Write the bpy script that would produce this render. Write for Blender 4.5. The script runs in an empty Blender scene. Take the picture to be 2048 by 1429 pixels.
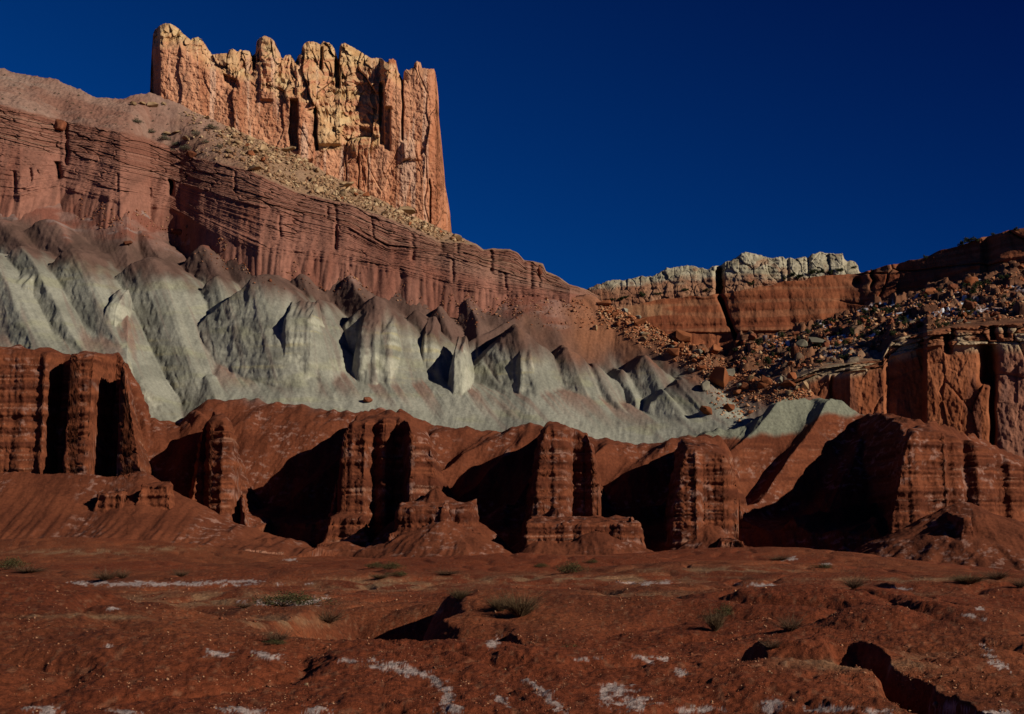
import bpy, bmesh, math
import numpy as np
from concurrent.futures import ThreadPoolExecutor
from mathutils import Vector, Matrix

# ------------------------------------------------------------------ camera, sky, sun, exposure
F, HZ, CX = 2813.0, 1090.0, 1024.0          # focal length and horizon in pixels of a 2048 wide frame
scn = bpy.context.scene
cam_d = bpy.data.cameras.new("camera")
cam = bpy.data.objects.new("camera", cam_d)
scn.collection.objects.link(cam)
cam.location = (0, 0, 0)
cam.rotation_euler = (math.radians(90), 0, 0)
cam_d.sensor_width = 36
cam_d.lens = 36 * F / 2048
cam_d.shift_y = (HZ - 714.5) / 2048
cam_d.clip_start = 0.5
cam_d.clip_end = 6000
scn.camera = cam

SUN_EL, SUN_AZ = 25.0, 59.0                  # azimuth measured from straight behind the camera, to the right
sun_dir = Vector((math.sin(math.radians(SUN_AZ)) * math.cos(math.radians(SUN_EL)),
                  -math.cos(math.radians(SUN_AZ)) * math.cos(math.radians(SUN_EL)),
                  math.sin(math.radians(SUN_EL))))
sun_d = bpy.data.lights.new("sun", 'SUN')
sun_d.energy = 5.0
sun_d.angle = math.radians(0.5)
sun_d.color = (1.0, 0.92, 0.80)
sun = bpy.data.objects.new("sun", sun_d)
scn.collection.objects.link(sun)
sun.rotation_euler = sun_dir.to_track_quat('Z', 'Y').to_euler()

world = bpy.data.worlds.new("World")
scn.world = world
world.use_nodes = True
wn, wl = world.node_tree.nodes, world.node_tree.links
sky = wn.new('ShaderNodeTexSky')
sky.sky_type = 'NISHITA'
sky.sun_disc = False
sky.sun_elevation = math.radians(SUN_EL)
sky.sun_rotation = math.radians(180 - SUN_AZ)
sky.altitude = 1800
sky.air_density = 1.0
sky.dust_density = 0.0
sky.ozone_density = 3.0
pol = wn.new('ShaderNodeMixRGB')             # the polarised, deep desert blue
pol.blend_type = 'MULTIPLY'
pol.inputs[0].default_value = 1.0
pol.inputs[2].default_value = (0.004, 0.135, 0.40, 1)
wl.new(sky.outputs[0], pol.inputs[1])
bg = wn['Background']
wtc = wn.new('ShaderNodeTexCoord')
sep = wn.new('ShaderNodeSeparateXYZ')
wl.new(wtc.outputs['Generated'], sep.inputs[0])
dk = wn.new('ShaderNodeMath'); dk.operation = 'MULTIPLY_ADD'          # darkest high up and towards the right, at a right angle to the sun
wl.new(sep.outputs['Z'], dk.inputs[0]); dk.inputs[1].default_value = 1.6
dk2 = wn.new('ShaderNodeMath'); dk2.operation = 'MULTIPLY_ADD'
wl.new(sep.outputs['X'], dk2.inputs[0]); dk2.inputs[1].default_value = 0.85; dk2.inputs[2].default_value = 0.0
wl.new(dk2.outputs[0], dk.inputs[2])
ramp = wn.new('ShaderNodeValToRGB')
ramp.color_ramp.elements[0].position = 0.05; ramp.color_ramp.elements[0].color = (0.9, 1.25, 1.12, 1)
ramp.color_ramp.elements[1].position = 0.85; ramp.color_ramp.elements[1].color = (0.6, 0.30, 0.50, 1)
wl.new(dk.outputs[0], ramp.inputs[0])
pol2 = wn.new('ShaderNodeMixRGB'); pol2.blend_type = 'MULTIPLY'; pol2.inputs[0].default_value = 1.0
wl.new(pol.outputs[0], pol2.inputs[1]); wl.new(ramp.outputs[0], pol2.inputs[2])
wl.new(pol2.outputs[0], bg.inputs[0])
bg.inputs[1].default_value = 0.10
scn.view_settings.view_transform = 'Standard'
scn.view_settings.look = 'None'
scn.view_settings.exposure = 0.0
scn.view_settings.gamma = 1.0
scn.cycles.diffuse_bounces = 1
scn.cycles.max_bounces = 4

# ------------------------------------------------------------------ numpy noise
_pr = np.random.default_rng(11)
PERM = np.concatenate([_pr.permutation(256)] * 3).astype(np.int32)
_g = _pr.normal(size=(256, 3)).astype(np.float32)
GR = _g / np.linalg.norm(_g, axis=1, keepdims=True)
_a = _pr.random(256) * 2 * np.pi
GR2 = np.stack([np.cos(_a), np.sin(_a)], 1).astype(np.float32)


def n2(x, y, seed=0):
    x = np.asarray(x, np.float32) + seed * 17.31
    y = np.asarray(y, np.float32) + seed * 9.17
    x, y = np.broadcast_arrays(x, y)
    xi = np.floor(x); yi = np.floor(y)
    fx = x - xi; fy = y - yi
    xi = xi.astype(np.int32) & 255; yi = yi.astype(np.int32) & 255
    u = fx * fx * fx * (fx * (fx * 6 - 15) + 10)
    v = fy * fy * fy * (fy * (fy * 6 - 15) + 10)

    def g(dx, dy):
        h = PERM[PERM[xi + dx] + yi + dy]
        return GR2[h, 0] * (fx - dx) + GR2[h, 1] * (fy - dy)
    a = g(0, 0); b = g(1, 0); c = g(0, 1); d = g(1, 1)
    a = a + u * (b - a); c = c + u * (d - c)
    return (a + v * (c - a)) * 1.5


def fb2(x, y, octv=4, seed=0, gain=0.5, lac=2.03):
    s = 0; amp = 1.0
    for o in range(octv):
        s = s + amp * n2(x, y, seed + o * 3)
        x = x * lac; y = y * lac; amp *= gain
    return s


def n3(x, y, z, seed=0):
    x = np.asarray(x, np.float32) + seed * 13.7
    y = np.asarray(y, np.float32) + seed * 5.3
    z = np.asarray(z, np.float32) + seed * 7.9
    xi = np.floor(x); yi = np.floor(y); zi = np.floor(z)
    fx = x - xi; fy = y - yi; fz = z - zi
    xi = xi.astype(np.int32) & 255; yi = yi.astype(np.int32) & 255; zi = zi.astype(np.int32) & 255
    u = fx * fx * (3 - 2 * fx); v = fy * fy * (3 - 2 * fy); w = fz * fz * (3 - 2 * fz)
    r = []
    for dz in (0, 1):
        q = []
        for dy in (0, 1):
            e = []
            for dx in (0, 1):
                h = PERM[PERM[PERM[xi + dx] + yi + dy] + zi + dz]
                e.append(GR[h, 0] * (fx - dx) + GR[h, 1] * (fy - dy) + GR[h, 2] * (fz - dz))
            q.append(e[0] + u * (e[1] - e[0]))
        r.append(q[0] + v * (q[1] - q[0]))
    return (r[0] + w * (r[1] - r[0])) * 1.6


def fb3(x, y, z, octv=3, seed=0, gain=0.5):
    s = 0; amp = 1.0
    for o in range(octv):
        s = s + amp * n3(x, y, z, seed + o * 3)
        x = x * 2.03; y = y * 2.03; z = z * 2.03; amp *= gain
    return s


def worley(x, y, seed=0, jit=0.9, facet=False):
    """F1, F2 and a random number of the nearest cell (plus two more)."""
    x = np.asarray(x, np.float32); y = np.asarray(y, np.float32)
    xi = np.floor(x).astype(np.int32); yi = np.floor(y).astype(np.int32)
    f1 = np.full(x.shape, 9e9, np.float32); f2 = f1.copy()
    idn = np.zeros(x.shape, np.int32)
    ox = np.zeros(x.shape, np.float32); oy = ox.copy()
    for dx in (-1, 0, 1):
        for dy in (-1, 0, 1):
            h = PERM[PERM[(xi + dx + seed * 7) & 255] + ((yi + dy + seed * 3) & 255)]
            h2 = PERM[h + 57]
            px = xi + dx + 0.5 + jit * (h / 255.0 - 0.5)
            py = yi + dy + 0.5 + jit * (h2 / 255.0 - 0.5)
            d = np.sqrt((px - x) ** 2 + (py - y) ** 2).astype(np.float32)
            m = d < f1
            f2 = np.where(m, f1, np.minimum(f2, d))
            idn = np.where(m, h, idn)
            if facet:
                ox = np.where(m, x - px, ox); oy = np.where(m, y - py, oy)
            f1 = np.where(m, d, f1)
    r1 = PERM[idn + 101] / 255.0
    r2 = PERM[idn + 203] / 255.0
    if facet:
        r3 = PERM[idn + 31] / 255.0
        return f1, f2, r1.astype(np.float32), r2.astype(np.float32), ((r2 - 0.5) * ox + (r3 - 0.5) * oy) * 2
    return f1, f2, r1.astype(np.float32), r2.astype(np.float32)


def sst(a, b, x):
    t = np.clip((x - a) / (b - a), 0, 1)
    return t * t * (3 - 2 * t)


def smin(a, b, k):
    h = np.clip(0.5 + 0.5 * (b - a) / k, 0, 1)
    return b + (a - b) * h - k * h * (1 - h)


def smax(a, b, k):
    return -smin(-a, -b, k)


def pl(x, pts):
    return np.interp(x, [p[0] for p in pts], [p[1] for p in pts])


def mix(a, b, m):
    m = np.asarray(m)[..., None]
    return np.asarray(a, np.float32) * (1 - m) + np.asarray(b, np.float32) * m


def gs(x, a, s):
    return np.exp(-((x - a) / s) ** 2)


def at(px, py, Y):
    return Vector(((px - CX) / F * Y, Y, (HZ - py) / F * Y))


# ------------------------------------------------------------------ mesh helpers
COL = scn.collection
LAYERS = []


def raw_mesh(name, V, quads=None, tris=None, color=None, smooth=True, extra=None):
    me = bpy.data.meshes.new(name)
    V = np.asarray(V, np.float32).reshape(-1, 3)
    me.vertices.add(len(V))
    me.vertices.foreach_set("co", V.ravel())
    parts = []
    nq = 0 if quads is None else len(quads)
    nt = 0 if tris is None else len(tris)
    if nq: parts.append(np.asarray(quads, np.int32).ravel())
    if nt: parts.append(np.asarray(tris, np.int32).ravel())
    li = np.concatenate(parts)
    me.loops.add(len(li))
    me.loops.foreach_set("vertex_index", li)
    me.polygons.add(nq + nt)
    starts = np.concatenate([np.arange(nq) * 4, nq * 4 + np.arange(nt) * 3]).astype(np.int32)
    me.polygons.foreach_set("loop_start", starts)
    if smooth:
        me.polygons.foreach_set("use_smooth", np.ones(nq + nt, bool))
    if color is not None:
        a = me.attributes.new("rock", 'FLOAT_COLOR', 'POINT')
        c = np.ones((len(V), 4), np.float32)
        c[:, :3] = np.asarray(color, np.float32).reshape(-1, 3)
        a.data.foreach_set("color", c.ravel())
    me.update(calc_edges=True)
    return me


def grid_quads(nc, nr, off=0, flip=False):
    i = np.arange(nc - 1)[:, None] * nr + np.arange(nr - 1)[None, :]
    q = np.stack([i, i + nr, i + nr + 1, i + 1], -1).reshape(-1, 4) + off
    return q[:, ::-1] if flip else q


def grid_normals(P):
    du = np.gradient(P, axis=0); dv = np.gradient(P, axis=1)
    n = np.cross(du, dv)
    n /= np.linalg.norm(n, axis=-1, keepdims=True) + 1e-9
    return n


def put(name, me, mat, parent=None, loc=None):
    o = bpy.data.objects.new(name, me)
    if mat and not me.materials: me.materials.append(mat)
    COL.objects.link(o)
    if parent: o.parent = parent
    if loc is not None: o.location = loc
    return o


def tag(o, label=None, cat=None, group=None, kind=None):
    if label: o['label'] = label
    if cat: o['category'] = cat
    if group: o['group'] = group
    if kind: o['kind'] = kind
    return o


def blur_cols(a, w):
    k = np.ones(w) / w
    p = np.pad(a, ((w // 2, w // 2), (0, 0)), mode='edge')
    c = np.cumsum(np.vstack([np.zeros((1, p.shape[1])), p]), 0)
    return (c[w:] - c[:-w]) / w


def columns(pxs, Ys, zf, nr, ky=0.5, blur=9):
    """A height field sampled along the sight lines of many columns, every column resampled by arc length so that
    steep faces get as many rows as they need."""
    tx = ((pxs - CX) / F)[:, None]
    Yg = np.broadcast_to(Ys[None, :], (len(pxs), len(Ys)))
    X = tx * Yg
    z = zf(X, Yg)
    dY = np.diff(Yg, axis=1); dz = np.diff(z, axis=1)
    ds = np.sqrt((ky * dY) ** 2 + dz ** 2) / Yg[:, 1:]
    s = np.concatenate([np.zeros((len(pxs), 1)), np.cumsum(ds, 1)], 1)
    s /= s[:, -1:]
    s = blur_cols(s, blur)
    tgt = np.linspace(0, 1, nr)
    Yo = np.empty((len(pxs), nr)); Zo = np.empty((len(pxs), nr))
    for i in range(len(pxs)):
        Yo[i] = np.interp(tgt, s[i], Ys)
        Zo[i] = np.interp(Yo[i], Ys, z[i])
    return np.stack([tx * Yo, Yo, Zo], -1)


def loft(pxs, rows, nseg):
    tx = (pxs - CX) / F
    pts = []
    for (pp, yy) in rows:
        Y = pl(pxs, yy); t = (HZ - pl(pxs, pp)) / F
        pts.append(np.stack([Y, Y * t], -1))
    out, v = [], []
    for i in range(len(rows) - 1):
        n = nseg[i]
        f = np.arange(n) / n
        if i == len(rows) - 2: f = np.linspace(0, 1, n)
        out.append(pts[i][:, None] * (1 - f)[None, :, None] + pts[i + 1][:, None] * f[None, :, None])
        v.append(i + f)
    A = np.concatenate(out, 1)
    return np.stack([tx[:, None] * A[..., 0], A[..., 0], A[..., 1]], -1), np.concatenate(v)


# ------------------------------------------------------------------ materials
def rock_material(name, bump=0.35, scale=2.0, rough=0.95, fine=0.35, dist=0.12):
    m = bpy.data.materials.new(name)
    m.use_nodes = True
    n, l = m.node_tree.nodes, m.node_tree.links
    b = n['Principled BSDF']
    b.inputs['Roughness'].default_value = rough
    b.inputs['Specular IOR Level'].default_value = 0.08
    a = n.new('ShaderNodeAttribute'); a.attribute_name = 'rock'
    tc = n.new('ShaderNodeTexCoord')
    t1 = n.new('ShaderNodeTexNoise'); t1.inputs['Scale'].default_value = scale
    t1.inputs['Detail'].default_value = 8; t1.inputs['Roughness'].default_value = 0.68
    l.new(tc.outputs['Object'], t1.inputs['Vector'])
    mr = n.new('ShaderNodeMapRange')
    mr.inputs[1].default_value = 0.3; mr.inputs[2].default_value = 0.7
    mr.inputs[3].default_value = 0.8 * (1 - fine); mr.inputs[4].default_value = 0.8 * (1 + fine)
    l.new(t1.outputs['Fac'], mr.inputs[0])
    vm = n.new('ShaderNodeVectorMath'); vm.operation = 'SCALE'
    l.new(a.outputs['Color'], vm.inputs[0]); l.new(mr.outputs[0], vm.inputs['Scale'])
    l.new(vm.outputs[0], b.inputs['Base Color'])
    bp = n.new('ShaderNodeBump'); bp.inputs['Strength'].default_value = bump
    bp.inputs['Distance'].default_value = dist
    l.new(t1.outputs['Fac'], bp.inputs['Height'])
    l.new(bp.outputs[0], b.inputs['Normal'])
    return m


def flat_material(name, c1, c2, scale=3.0, rough=0.9, bump=0.3, dist=0.05):
    m = bpy.data.materials.new(name)
    m.use_nodes = True
    n, l = m.node_tree.nodes, m.node_tree.links
    b = n['Principled BSDF']
    b.inputs['Roughness'].default_value = rough
    b.inputs['Specular IOR Level'].default_value = 0.08
    tc = n.new('ShaderNodeTexCoord')
    oi = n.new('ShaderNodeObjectInfo')
    ad = n.new('ShaderNodeVectorMath'); ad.operation = 'ADD'
    l.new(tc.outputs['Object'], ad.inputs[0])
    sc = n.new('ShaderNodeVectorMath'); sc.operation = 'SCALE'; sc.inputs[0].default_value = (31, 17, 23)
    l.new(oi.outputs['Random'], sc.inputs['Scale']); l.new(sc.outputs[0], ad.inputs[1])
    t1 = n.new('ShaderNodeTexNoise'); t1.inputs['Scale'].default_value = scale
    t1.inputs['Detail'].default_value = 6; t1.inputs['Roughness'].default_value = 0.65
    l.new(ad.outputs[0], t1.inputs['Vector'])
    cr = n.new('ShaderNodeValToRGB')
    cr.color_ramp.elements[0].position = 0.35; cr.color_ramp.elements[0].color = (*c1, 1)
    cr.color_ramp.elements[1].position = 0.68; cr.color_ramp.elements[1].color = (*c2, 1)
    l.new(t1.outputs['Fac'], cr.inputs[0])
    mr = n.new('ShaderNodeMapRange'); mr.inputs[3].default_value = 0.58; mr.inputs[4].default_value = 1.0
    l.new(oi.outputs['Random'], mr.inputs[0])
    vm = n.new('ShaderNodeVectorMath'); vm.operation = 'SCALE'
    l.new(cr.outputs[0], vm.inputs[0]); l.new(mr.outputs[0], vm.inputs['Scale'])
    l.new(vm.outputs[0], b.inputs['Base Color'])
    bp = n.new('ShaderNodeBump'); bp.inputs['Strength'].default_value = bump
    bp.inputs['Distance'].default_value = dist
    l.new(t1.outputs['Fac'], bp.inputs['Height']); l.new(bp.outputs[0], b.inputs['Normal'])
    return m


M_ground = rock_material("red_clay", bump=0.9, scale=9.0, fine=0.5, dist=0.08)
M_red = rock_material("red_mudstone", bump=0.6, scale=2.6, fine=0.32, dist=0.15)
M_grey = rock_material("grey_bentonite", bump=0.5, scale=2.2, fine=0.22, dist=0.15)
M_cliff = rock_material("banded_siltstone", bump=0.6, scale=1.3, fine=0.25, dist=0.25)
M_castle = rock_material("cream_sandstone", bump=0.6, scale=1.2, fine=0.2, dist=0.25)
M_mesa = rock_material("red_sandstone", bump=0.6, scale=0.8, fine=0.25, dist=0.4)
M_tan = flat_material("tan_boulder_rock", (0.20, 0.115, 0.055), (0.46, 0.31, 0.17), 1.2)
M_orange = flat_material("orange_boulder_rock", (0.19, 0.058, 0.022), (0.36, 0.13, 0.055), 1.2)
M_redstone = flat_material("dark_red_stone", (0.12, 0.035, 0.016), (0.25, 0.09, 0.045), 6)
M_pale = flat_material("pale_boulder_rock", (0.17, 0.15, 0.105), (0.31, 0.275, 0.20), 1.2)

RED = (0.205, 0.046, 0.0175)


# ------------------------------------------------------------------ ground
def w_at(px, Y):
    return (px - CX) / F * Y


MOUNDS = [  # px, Y, rx, ry, h
    (-90, 25, 3.9, 6, 0.86), (150, 118, 22, 10, 1.25), (1000, 35, 3.0, 4.5, 0.42), (700, 21, 6, 3, -0.12), (1420, 72, 9, 7, 0.65),
    (1750, 58, 7, 6, 0.45), (1950, 40, 5, 5, 0.5), (1620, 33, 4.5, 3.6, 0.5), (1270, 48, 6, 5, 0.3),
    (600, 66, 9, 7, 0.4), (1480, 112, 13, 10, 1.0), (1180, 95, 10, 7, 0.5), (850, 100, 14, 8, 0.35),
    (1900, 27, 3, 3, 0.35), (1640, 19, 1.6, 2.6, 0.28), (560, 20, 4, 3, 0.3), (1150, 19, 3, 3, 0.25),
    (1740, 90, 9, 6, 0.35), (300, 85, 9, 5, 0.25), (480, 46, 2.2, 2.0, 0.22)]


def z_ground(X, Y):
    q = CX + F * X / 150.0
    zfar = pl(q, [(-400, -0.7), (0, -0.8), (400, -1.2), (800, -1.7), (1450, -1.5), (1700, -2.5), (2048, -2.7), (2500, -2.7)])
    z = -1.75 + (zfar + 1.75) * sst(60, 150, Y)
    for (px, y0, rx, ry, h) in MOUNDS:
        x0 = w_at(px, y0)
        z = z + 1.45 * h * np.exp(-((X - x0) / rx) ** 2 - ((Y - y0) / ry) ** 2)
    wx = X + 0.8 * n2(X * 0.3, Y * 0.3, 5); wy = Y + 0.8 * n2(X * 0.3, Y * 0.3, 6)
    near = 1 - sst(30, 90, Y) * 0.3
    calm = 1 - 0.85 * np.exp(-((X + 2.6) / 4.5) ** 2 - ((Y - 28) / 8) ** 2)
    z = z + 0.20 * fb2(wx * 0.16, wy * 0.13, 3, 1) * near * calm + 0.45 * n2(X * 0.06, Y * 0.06, 15) * sst(35, 70, Y)
    r = 1 - np.abs(n2(wx * 0.32, wy * 0.25, 3))
    z = z - 0.18 * np.maximum(r - 0.78, 0) / 0.22 * near * calm           # little rills
    # the pit in the middle and the trench at the right
    px0 = w_at(790, 31)
    px0 = px0 - 0.8
    pit = np.exp(-(np.maximum(np.abs(Y - 32.0) - 3.2, 0) / 1.6) ** 2) * sst(-1.9, -0.5, X - px0) * (1 - sst(0.75, 2.3, X - px0 + 0.5 * n2(Y * 0.6, X * 0.4, 8)))
    z = z - 2.2 * pit
    px1 = w_at(930, 26.5)
    pit2 = np.exp(-(np.maximum(np.abs(Y - 26.8) - 1.0, 0) / 0.9) ** 2) * sst(-1.4, 0.2, X - px1) * (1 - sst(0.7, 1.15, X - px1 + 0.3 * n2(Y * 0.8, X * 0.3, 9)))
    z = z - 0.75 * pit2
    xt = np.interp(Y, [10, 15, 17, 18.5, 20, 21.5, 23], [4.5, 4.45, 4.5, 4.55, 4.3, 4.35, 4.6])
    dxt = X - xt + 0.25 * n2(Y * 0.9, X * 0.2, 12)
    tr = sst(-0.42, -0.12, dxt) * (1 - sst(0.12, 0.3, dxt)) * sst(19.4, 18.2, Y)
    z = z - 0.65 * tr
    xt2 = np.interp(Y, [17, 19, 21, 24], [3.0, 3.1, 3.35, 3.2])
    d2 = X - xt2 + 0.2 * n2(Y * 0.9, X * 0.3, 14)
    z = z - 0.4 * sst(-0.5, -0.2, d2) * (1 - sst(0.1, 0.3, d2)) * sst(17.5, 19, Y) * sst(22.5, 21, Y)
    # clods
    z = z + 0.035 * fb2(X * 1.1, Y * 0.9, 3, 21) * near + 0.022 * np.abs(n2(X * 4.1, Y * 4.1, 22)) * (Y < 80)
    return z


WHITE = [  # salt crust and old snow on the ground: px, py, rx, ry, angle
    (300, 1168, 230, 5, 0), (480, 1163, 60, 3, 0), (815, 1340, 70, 11, 14), (872, 1362, 28, 9, 40), (893, 1400, 14, 30, 0), (900, 1422, 34, 12, 0),
    (970, 1193, 34, 5, -4), (950, 1197, 28, 4, 0), (1003, 1183, 16, 4, 0), (985, 1287, 18, 8, -25), (1085, 1385, 42, 9, 35), (1110, 1410, 30, 9, 30), (1235, 1385, 34, 20, 0), (1270, 1410, 40, 14, 0),
    (565, 1206, 80, 6, 0), (620, 1206, 40, 8, -12), (1290, 1166, 50, 4, 0), (1520, 1172, 46, 4, 4), (1985, 1315, 26, 10, 45),
    (2000, 1330, 20, 8, 45), (90, 1420, 34, 9, 0), (250, 1424, 30, 8, 0), (440, 1308, 30, 8, 0), (536, 1312, 30, 8, 12), (480, 1424, 50, 8, 0), (640, 1420, 30, 12, 0),
    (1545, 1412, 24, 14, 0), (1650, 1415, 60, 8, 0), (1750, 1424, 30, 7, 0), (1900, 1418, 44, 9, 0), (1990, 1424, 40, 8, 0),
    (1400, 1420, 50, 8, 0), (200, 1205, 20, 5, 0), (228, 1218, 12, 4, 0), (218, 1292, 10, 6, 0), (1320, 1318, 16, 4, 10),
    (1360, 1345, 20, 8, 20), (1290, 1320, 20, 5, 20), (1580, 1118, 18, 4, 0), (1650, 1128, 20, 3, 0), (1180, 1318, 22, 4, 0),
    (1945, 1233, 26, 4, 12), (1960, 1219, 8, 5, 0), (1790, 1178, 30, 3, 0), (580, 1120, 14, 3, 0), (1000, 1400, 20, 6, 30), (760, 1336, 26, 5, 10), (700, 1322, 30, 4, 5), (1210, 1395, 14, 24, 0)]
TAN = [(420, 1200, 190, 16), (760, 1170, 150, 13), (1150, 1160, 300, 9), (1450, 1140, 160, 6), (1800, 1160, 180, 5), (1300, 1205, 160, 18),
       (1640, 1190, 190, 12), (560, 1243, 80, 12), (170, 1235, 130, 5), (1740, 1325, 160, 14), (900, 1225, 60, 6), (1700, 1188, 90, 8), (150, 1105, 110, 6), (330, 1098, 60, 4)]


def build_ground():
    pxs = np.concatenate([np.arange(-3800, -140, 20), np.arange(-140, 2190, 1.8), np.arange(2190, 5900, 20)])
    Ys = np.concatenate([np.linspace(2.0, 8.6, 40), 9.0 * (190 / 9.0) ** (np.linspace(0, 1, 1150))])
    P = columns(pxs, Ys, z_ground, 1040, ky=0.25, blur=61)
    X, Y, Z = P[..., 0], P[..., 1], P[..., 2]
    sx = CX + F * X / Y; sy = HZ - F * Z / Y
    N = grid_normals(P)
    N *= np.sign(N[..., 2:3] + 1e-9)
    near = 1 - sst(25, 70, Y)
    rough = fb3(X * 3, Y * 3, Z * 5, 3, 31)
    P = P + N * (0.030 * rough * (0.35 + 0.65 * near) + 0.018 * fb2(X * 8, Y * 8, 2, 35) * (1 - sst(16, 40, Y)))[..., None]
    c = mix((0.148, 0.041, 0.0170), (0.210, 0.060, 0.0240), sst(-0.5, 0.5, fb2(X * 0.25, Y * 0.2, 4, 41)))
    c = mix(c, (0.135, 0.033, 0.0135), sst(-6.4, -7.6, X) * sst(36, 30, Y) * sst(17, 21, Y) * 0.9)
    c = mix(c, (0.10, 0.027, 0.0125), sst(0.15, 0.7, fb2(X * 0.6, Y * 0.35, 4, 44)) * 0.6)
    c = mix(c, (0.165, 0.037, 0.0145), sst(0.0, 0.5, n2(X * 0.08, Y * 0.05, 46) + 0.35 * sst(300, 900, sx) * sst(1250, 1150, sy)) * 0.7)
    t = np.zeros_like(X)
    for (px, py, rx, ry) in TAN:
        t = np.maximum(t, 1.25 * np.exp(-((sx - px) / rx) ** 2 - ((sy - py) / ry) ** 2) * ((Y > 34) | (py > 1225)))
    t = t * sst(-0.5, 0.45, fb2(X * 0.9, Y * 0.45, 4, 47))
    c = mix(c, (0.27, 0.155, 0.08), np.clip(t * 0.75, 0, 0.8))
    gv = sst(0.35, 0.6, fb2(X * 7, Y * 3.5, 2, 49)) * (0.25 + t)
    c = mix(c, (0.34, 0.21, 0.12), np.clip(gv, 0, 0.8) * 0.7)
    w = np.zeros_like(X)
    for (px, py, rx, ry, an) in WHITE:
        a = math.radians(an); u = sx - px; v = sy - py
        uu = u * math.cos(a) + v * math.sin(a); vv = -u * math.sin(a) + v * math.cos(a)
        w = np.maximum(w, np.exp(-(uu / rx) ** 2 - (vv / ry) ** 2) * ((Y > 38) | (py > 1215)))
    w2 = w + 0.55 * fb2(sx * 0.035, sy * 0.11, 4, 51, 0.65) + 0.35 * fb2(sx * 0.2, sy * 0.4, 2, 53)
    wm = sst(0.44, 0.85, w2 + 0.3 * fb2(X * 5, Y * 3, 2, 54)) * (w > 0.12)
    c = mix(c, (0.44, 0.35, 0.31), wm * 0.85)
    LAYERS.append(P)
    return dict(name="ground", V=P, quads=grid_quads(*P.shape[:2]), color=c)


# ------------------------------------------------------------------ red badlands
def wall(d):
    return np.where(d > 0, 6.0 * d, d * 0.62)


YF = [(-300, 164), (-60, 163), (60, 163), (66, 166.5), (102, 166.5), (108, 161.5), (168, 161), (174, 166.5), (213, 167), (219, 160.5), (262, 159.5), (300, 160),
      (306, 170), (366, 172), (370, 170), (400, 169.4), (432, 170), (437, 172), (446, 172), (450, 169), (484, 168.6), (490, 176), (655, 172),
      (660, 166), (690, 165), (722, 165.2), (727, 166.9), (742, 166.9), (748, 165.6), (766, 165.4), (771, 167.2), (800, 166.6), (806, 163), (826, 163), (850, 164.2), (886, 165.4), (892, 174), (1048, 170),
      (1054, 164), (1090, 163), (1100, 163.8), (1142, 164), (1147, 165.8), (1180, 165.6), (1185, 164), (1210, 164.6), (1216, 170), (1332, 164),
      (1337, 160), (1398, 159), (1404, 161), (1425, 160.6), (1445, 160.2), (1487, 161), (1494, 176), (1774, 164), (1780, 161), (1812, 160.4), (1850, 160.5), (1856, 161.8),
      (1915, 162.2), (1922, 164.5), (1960, 165), (1970, 166.5), (1990, 165.5), (2060, 168), (2400, 170)]
GUL = [(305, 365, 176, 191, 0.9, 365, 0.2), (492, 655, 182, 197.5, 0.40, 676, 0.22), (894, 1050, 182, 198, 0.40, 1050, 0.22), (1216, 1334, 181, 198, 0.42, 1338, 0.2), (1494, 1778, 184, 200, 0.36, 1664, 0.10)]
RIM = [(-300, 700), (0, 706), (60, 712), (130, 720), (200, 722), (255, 714), (275, 760), (300, 850), (340, 855), (370, 852), (450, 860), (490, 875),
       (560, 850), (640, 850), (690, 856), (760, 848), (800, 843), (830, 872), (870, 895), (885, 905), (940, 890), (1060, 852), (1110, 855), (1200, 880), (1280, 895), (1340, 892), (1400, 903), (1450, 915), (1484, 940),
       (1560, 850), (1700, 830), (1800, 872), (1860, 868), (1950, 890), (2048, 942), (2300, 1000)]
BACK = [(-300, 725), (-100, 728), (255, 735), (285, 800), (300, 850), (360, 852), (400, 815), (430, 802), (560, 806), (640, 820), (740, 834), (820, 842),
        (870, 858), (1000, 870), (1060, 858), (1110, 864), (1200, 884), (1230, 893), (1290, 892), (1340, 884), (1400, 868), (1480, 856), (1510, 836), (1545, 806),
        (1600, 789), (1660, 794), (1720, 822), (1800, 845), (1900, 875), (2048, 925), (2300, 990)]
CONES = [  # px, py, Y of the apex, slope
    (872, 962, 163.5, 0.98), (884, 1030, 155.0, 0.60), (1118, 1000, 162.5, 0.95), (1195, 1052, 153.2, 0.62), (1095, 1072, 152.5, 0.6), (1260, 1074, 152.5, 0.6), (770, 1080, 154, 0.5), (800, 1062, 156.5, 0.5), (1415, 1035, 161, 0.85), (1470, 1082, 155, 0.8),
    (1935, 995, 160.5, 0.56), (545, 1062, 153, 0.8), (690, 1075, 157, 0.5), (60, 1075, 149, 0.4), (420, 1052, 151.5, 0.42), (1150, 1075, 152, 0.5), (1990, 1075, 150, 0.5)]
BLOCKS = [  # px, Y, half px, half Y, top py
    (876, 159.5, 80, 4.6, 1008), (1165, 157.5, 118, 4.6, 1040), (1915, 155.5, 20, 4.0, 1030), (700, 163, 40, 3, 1030), (1457, 157, 26, 2.0, 1080), (225, 155.0, 34, 2.4, 985), (318, 156, 34, 2.6, 968), (948, 156.5, 9, 1.4, 1036), (1262, 155.5, 14, 1.6, 1036), (893, 155.8, 12, 1.2, 1004)]


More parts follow.
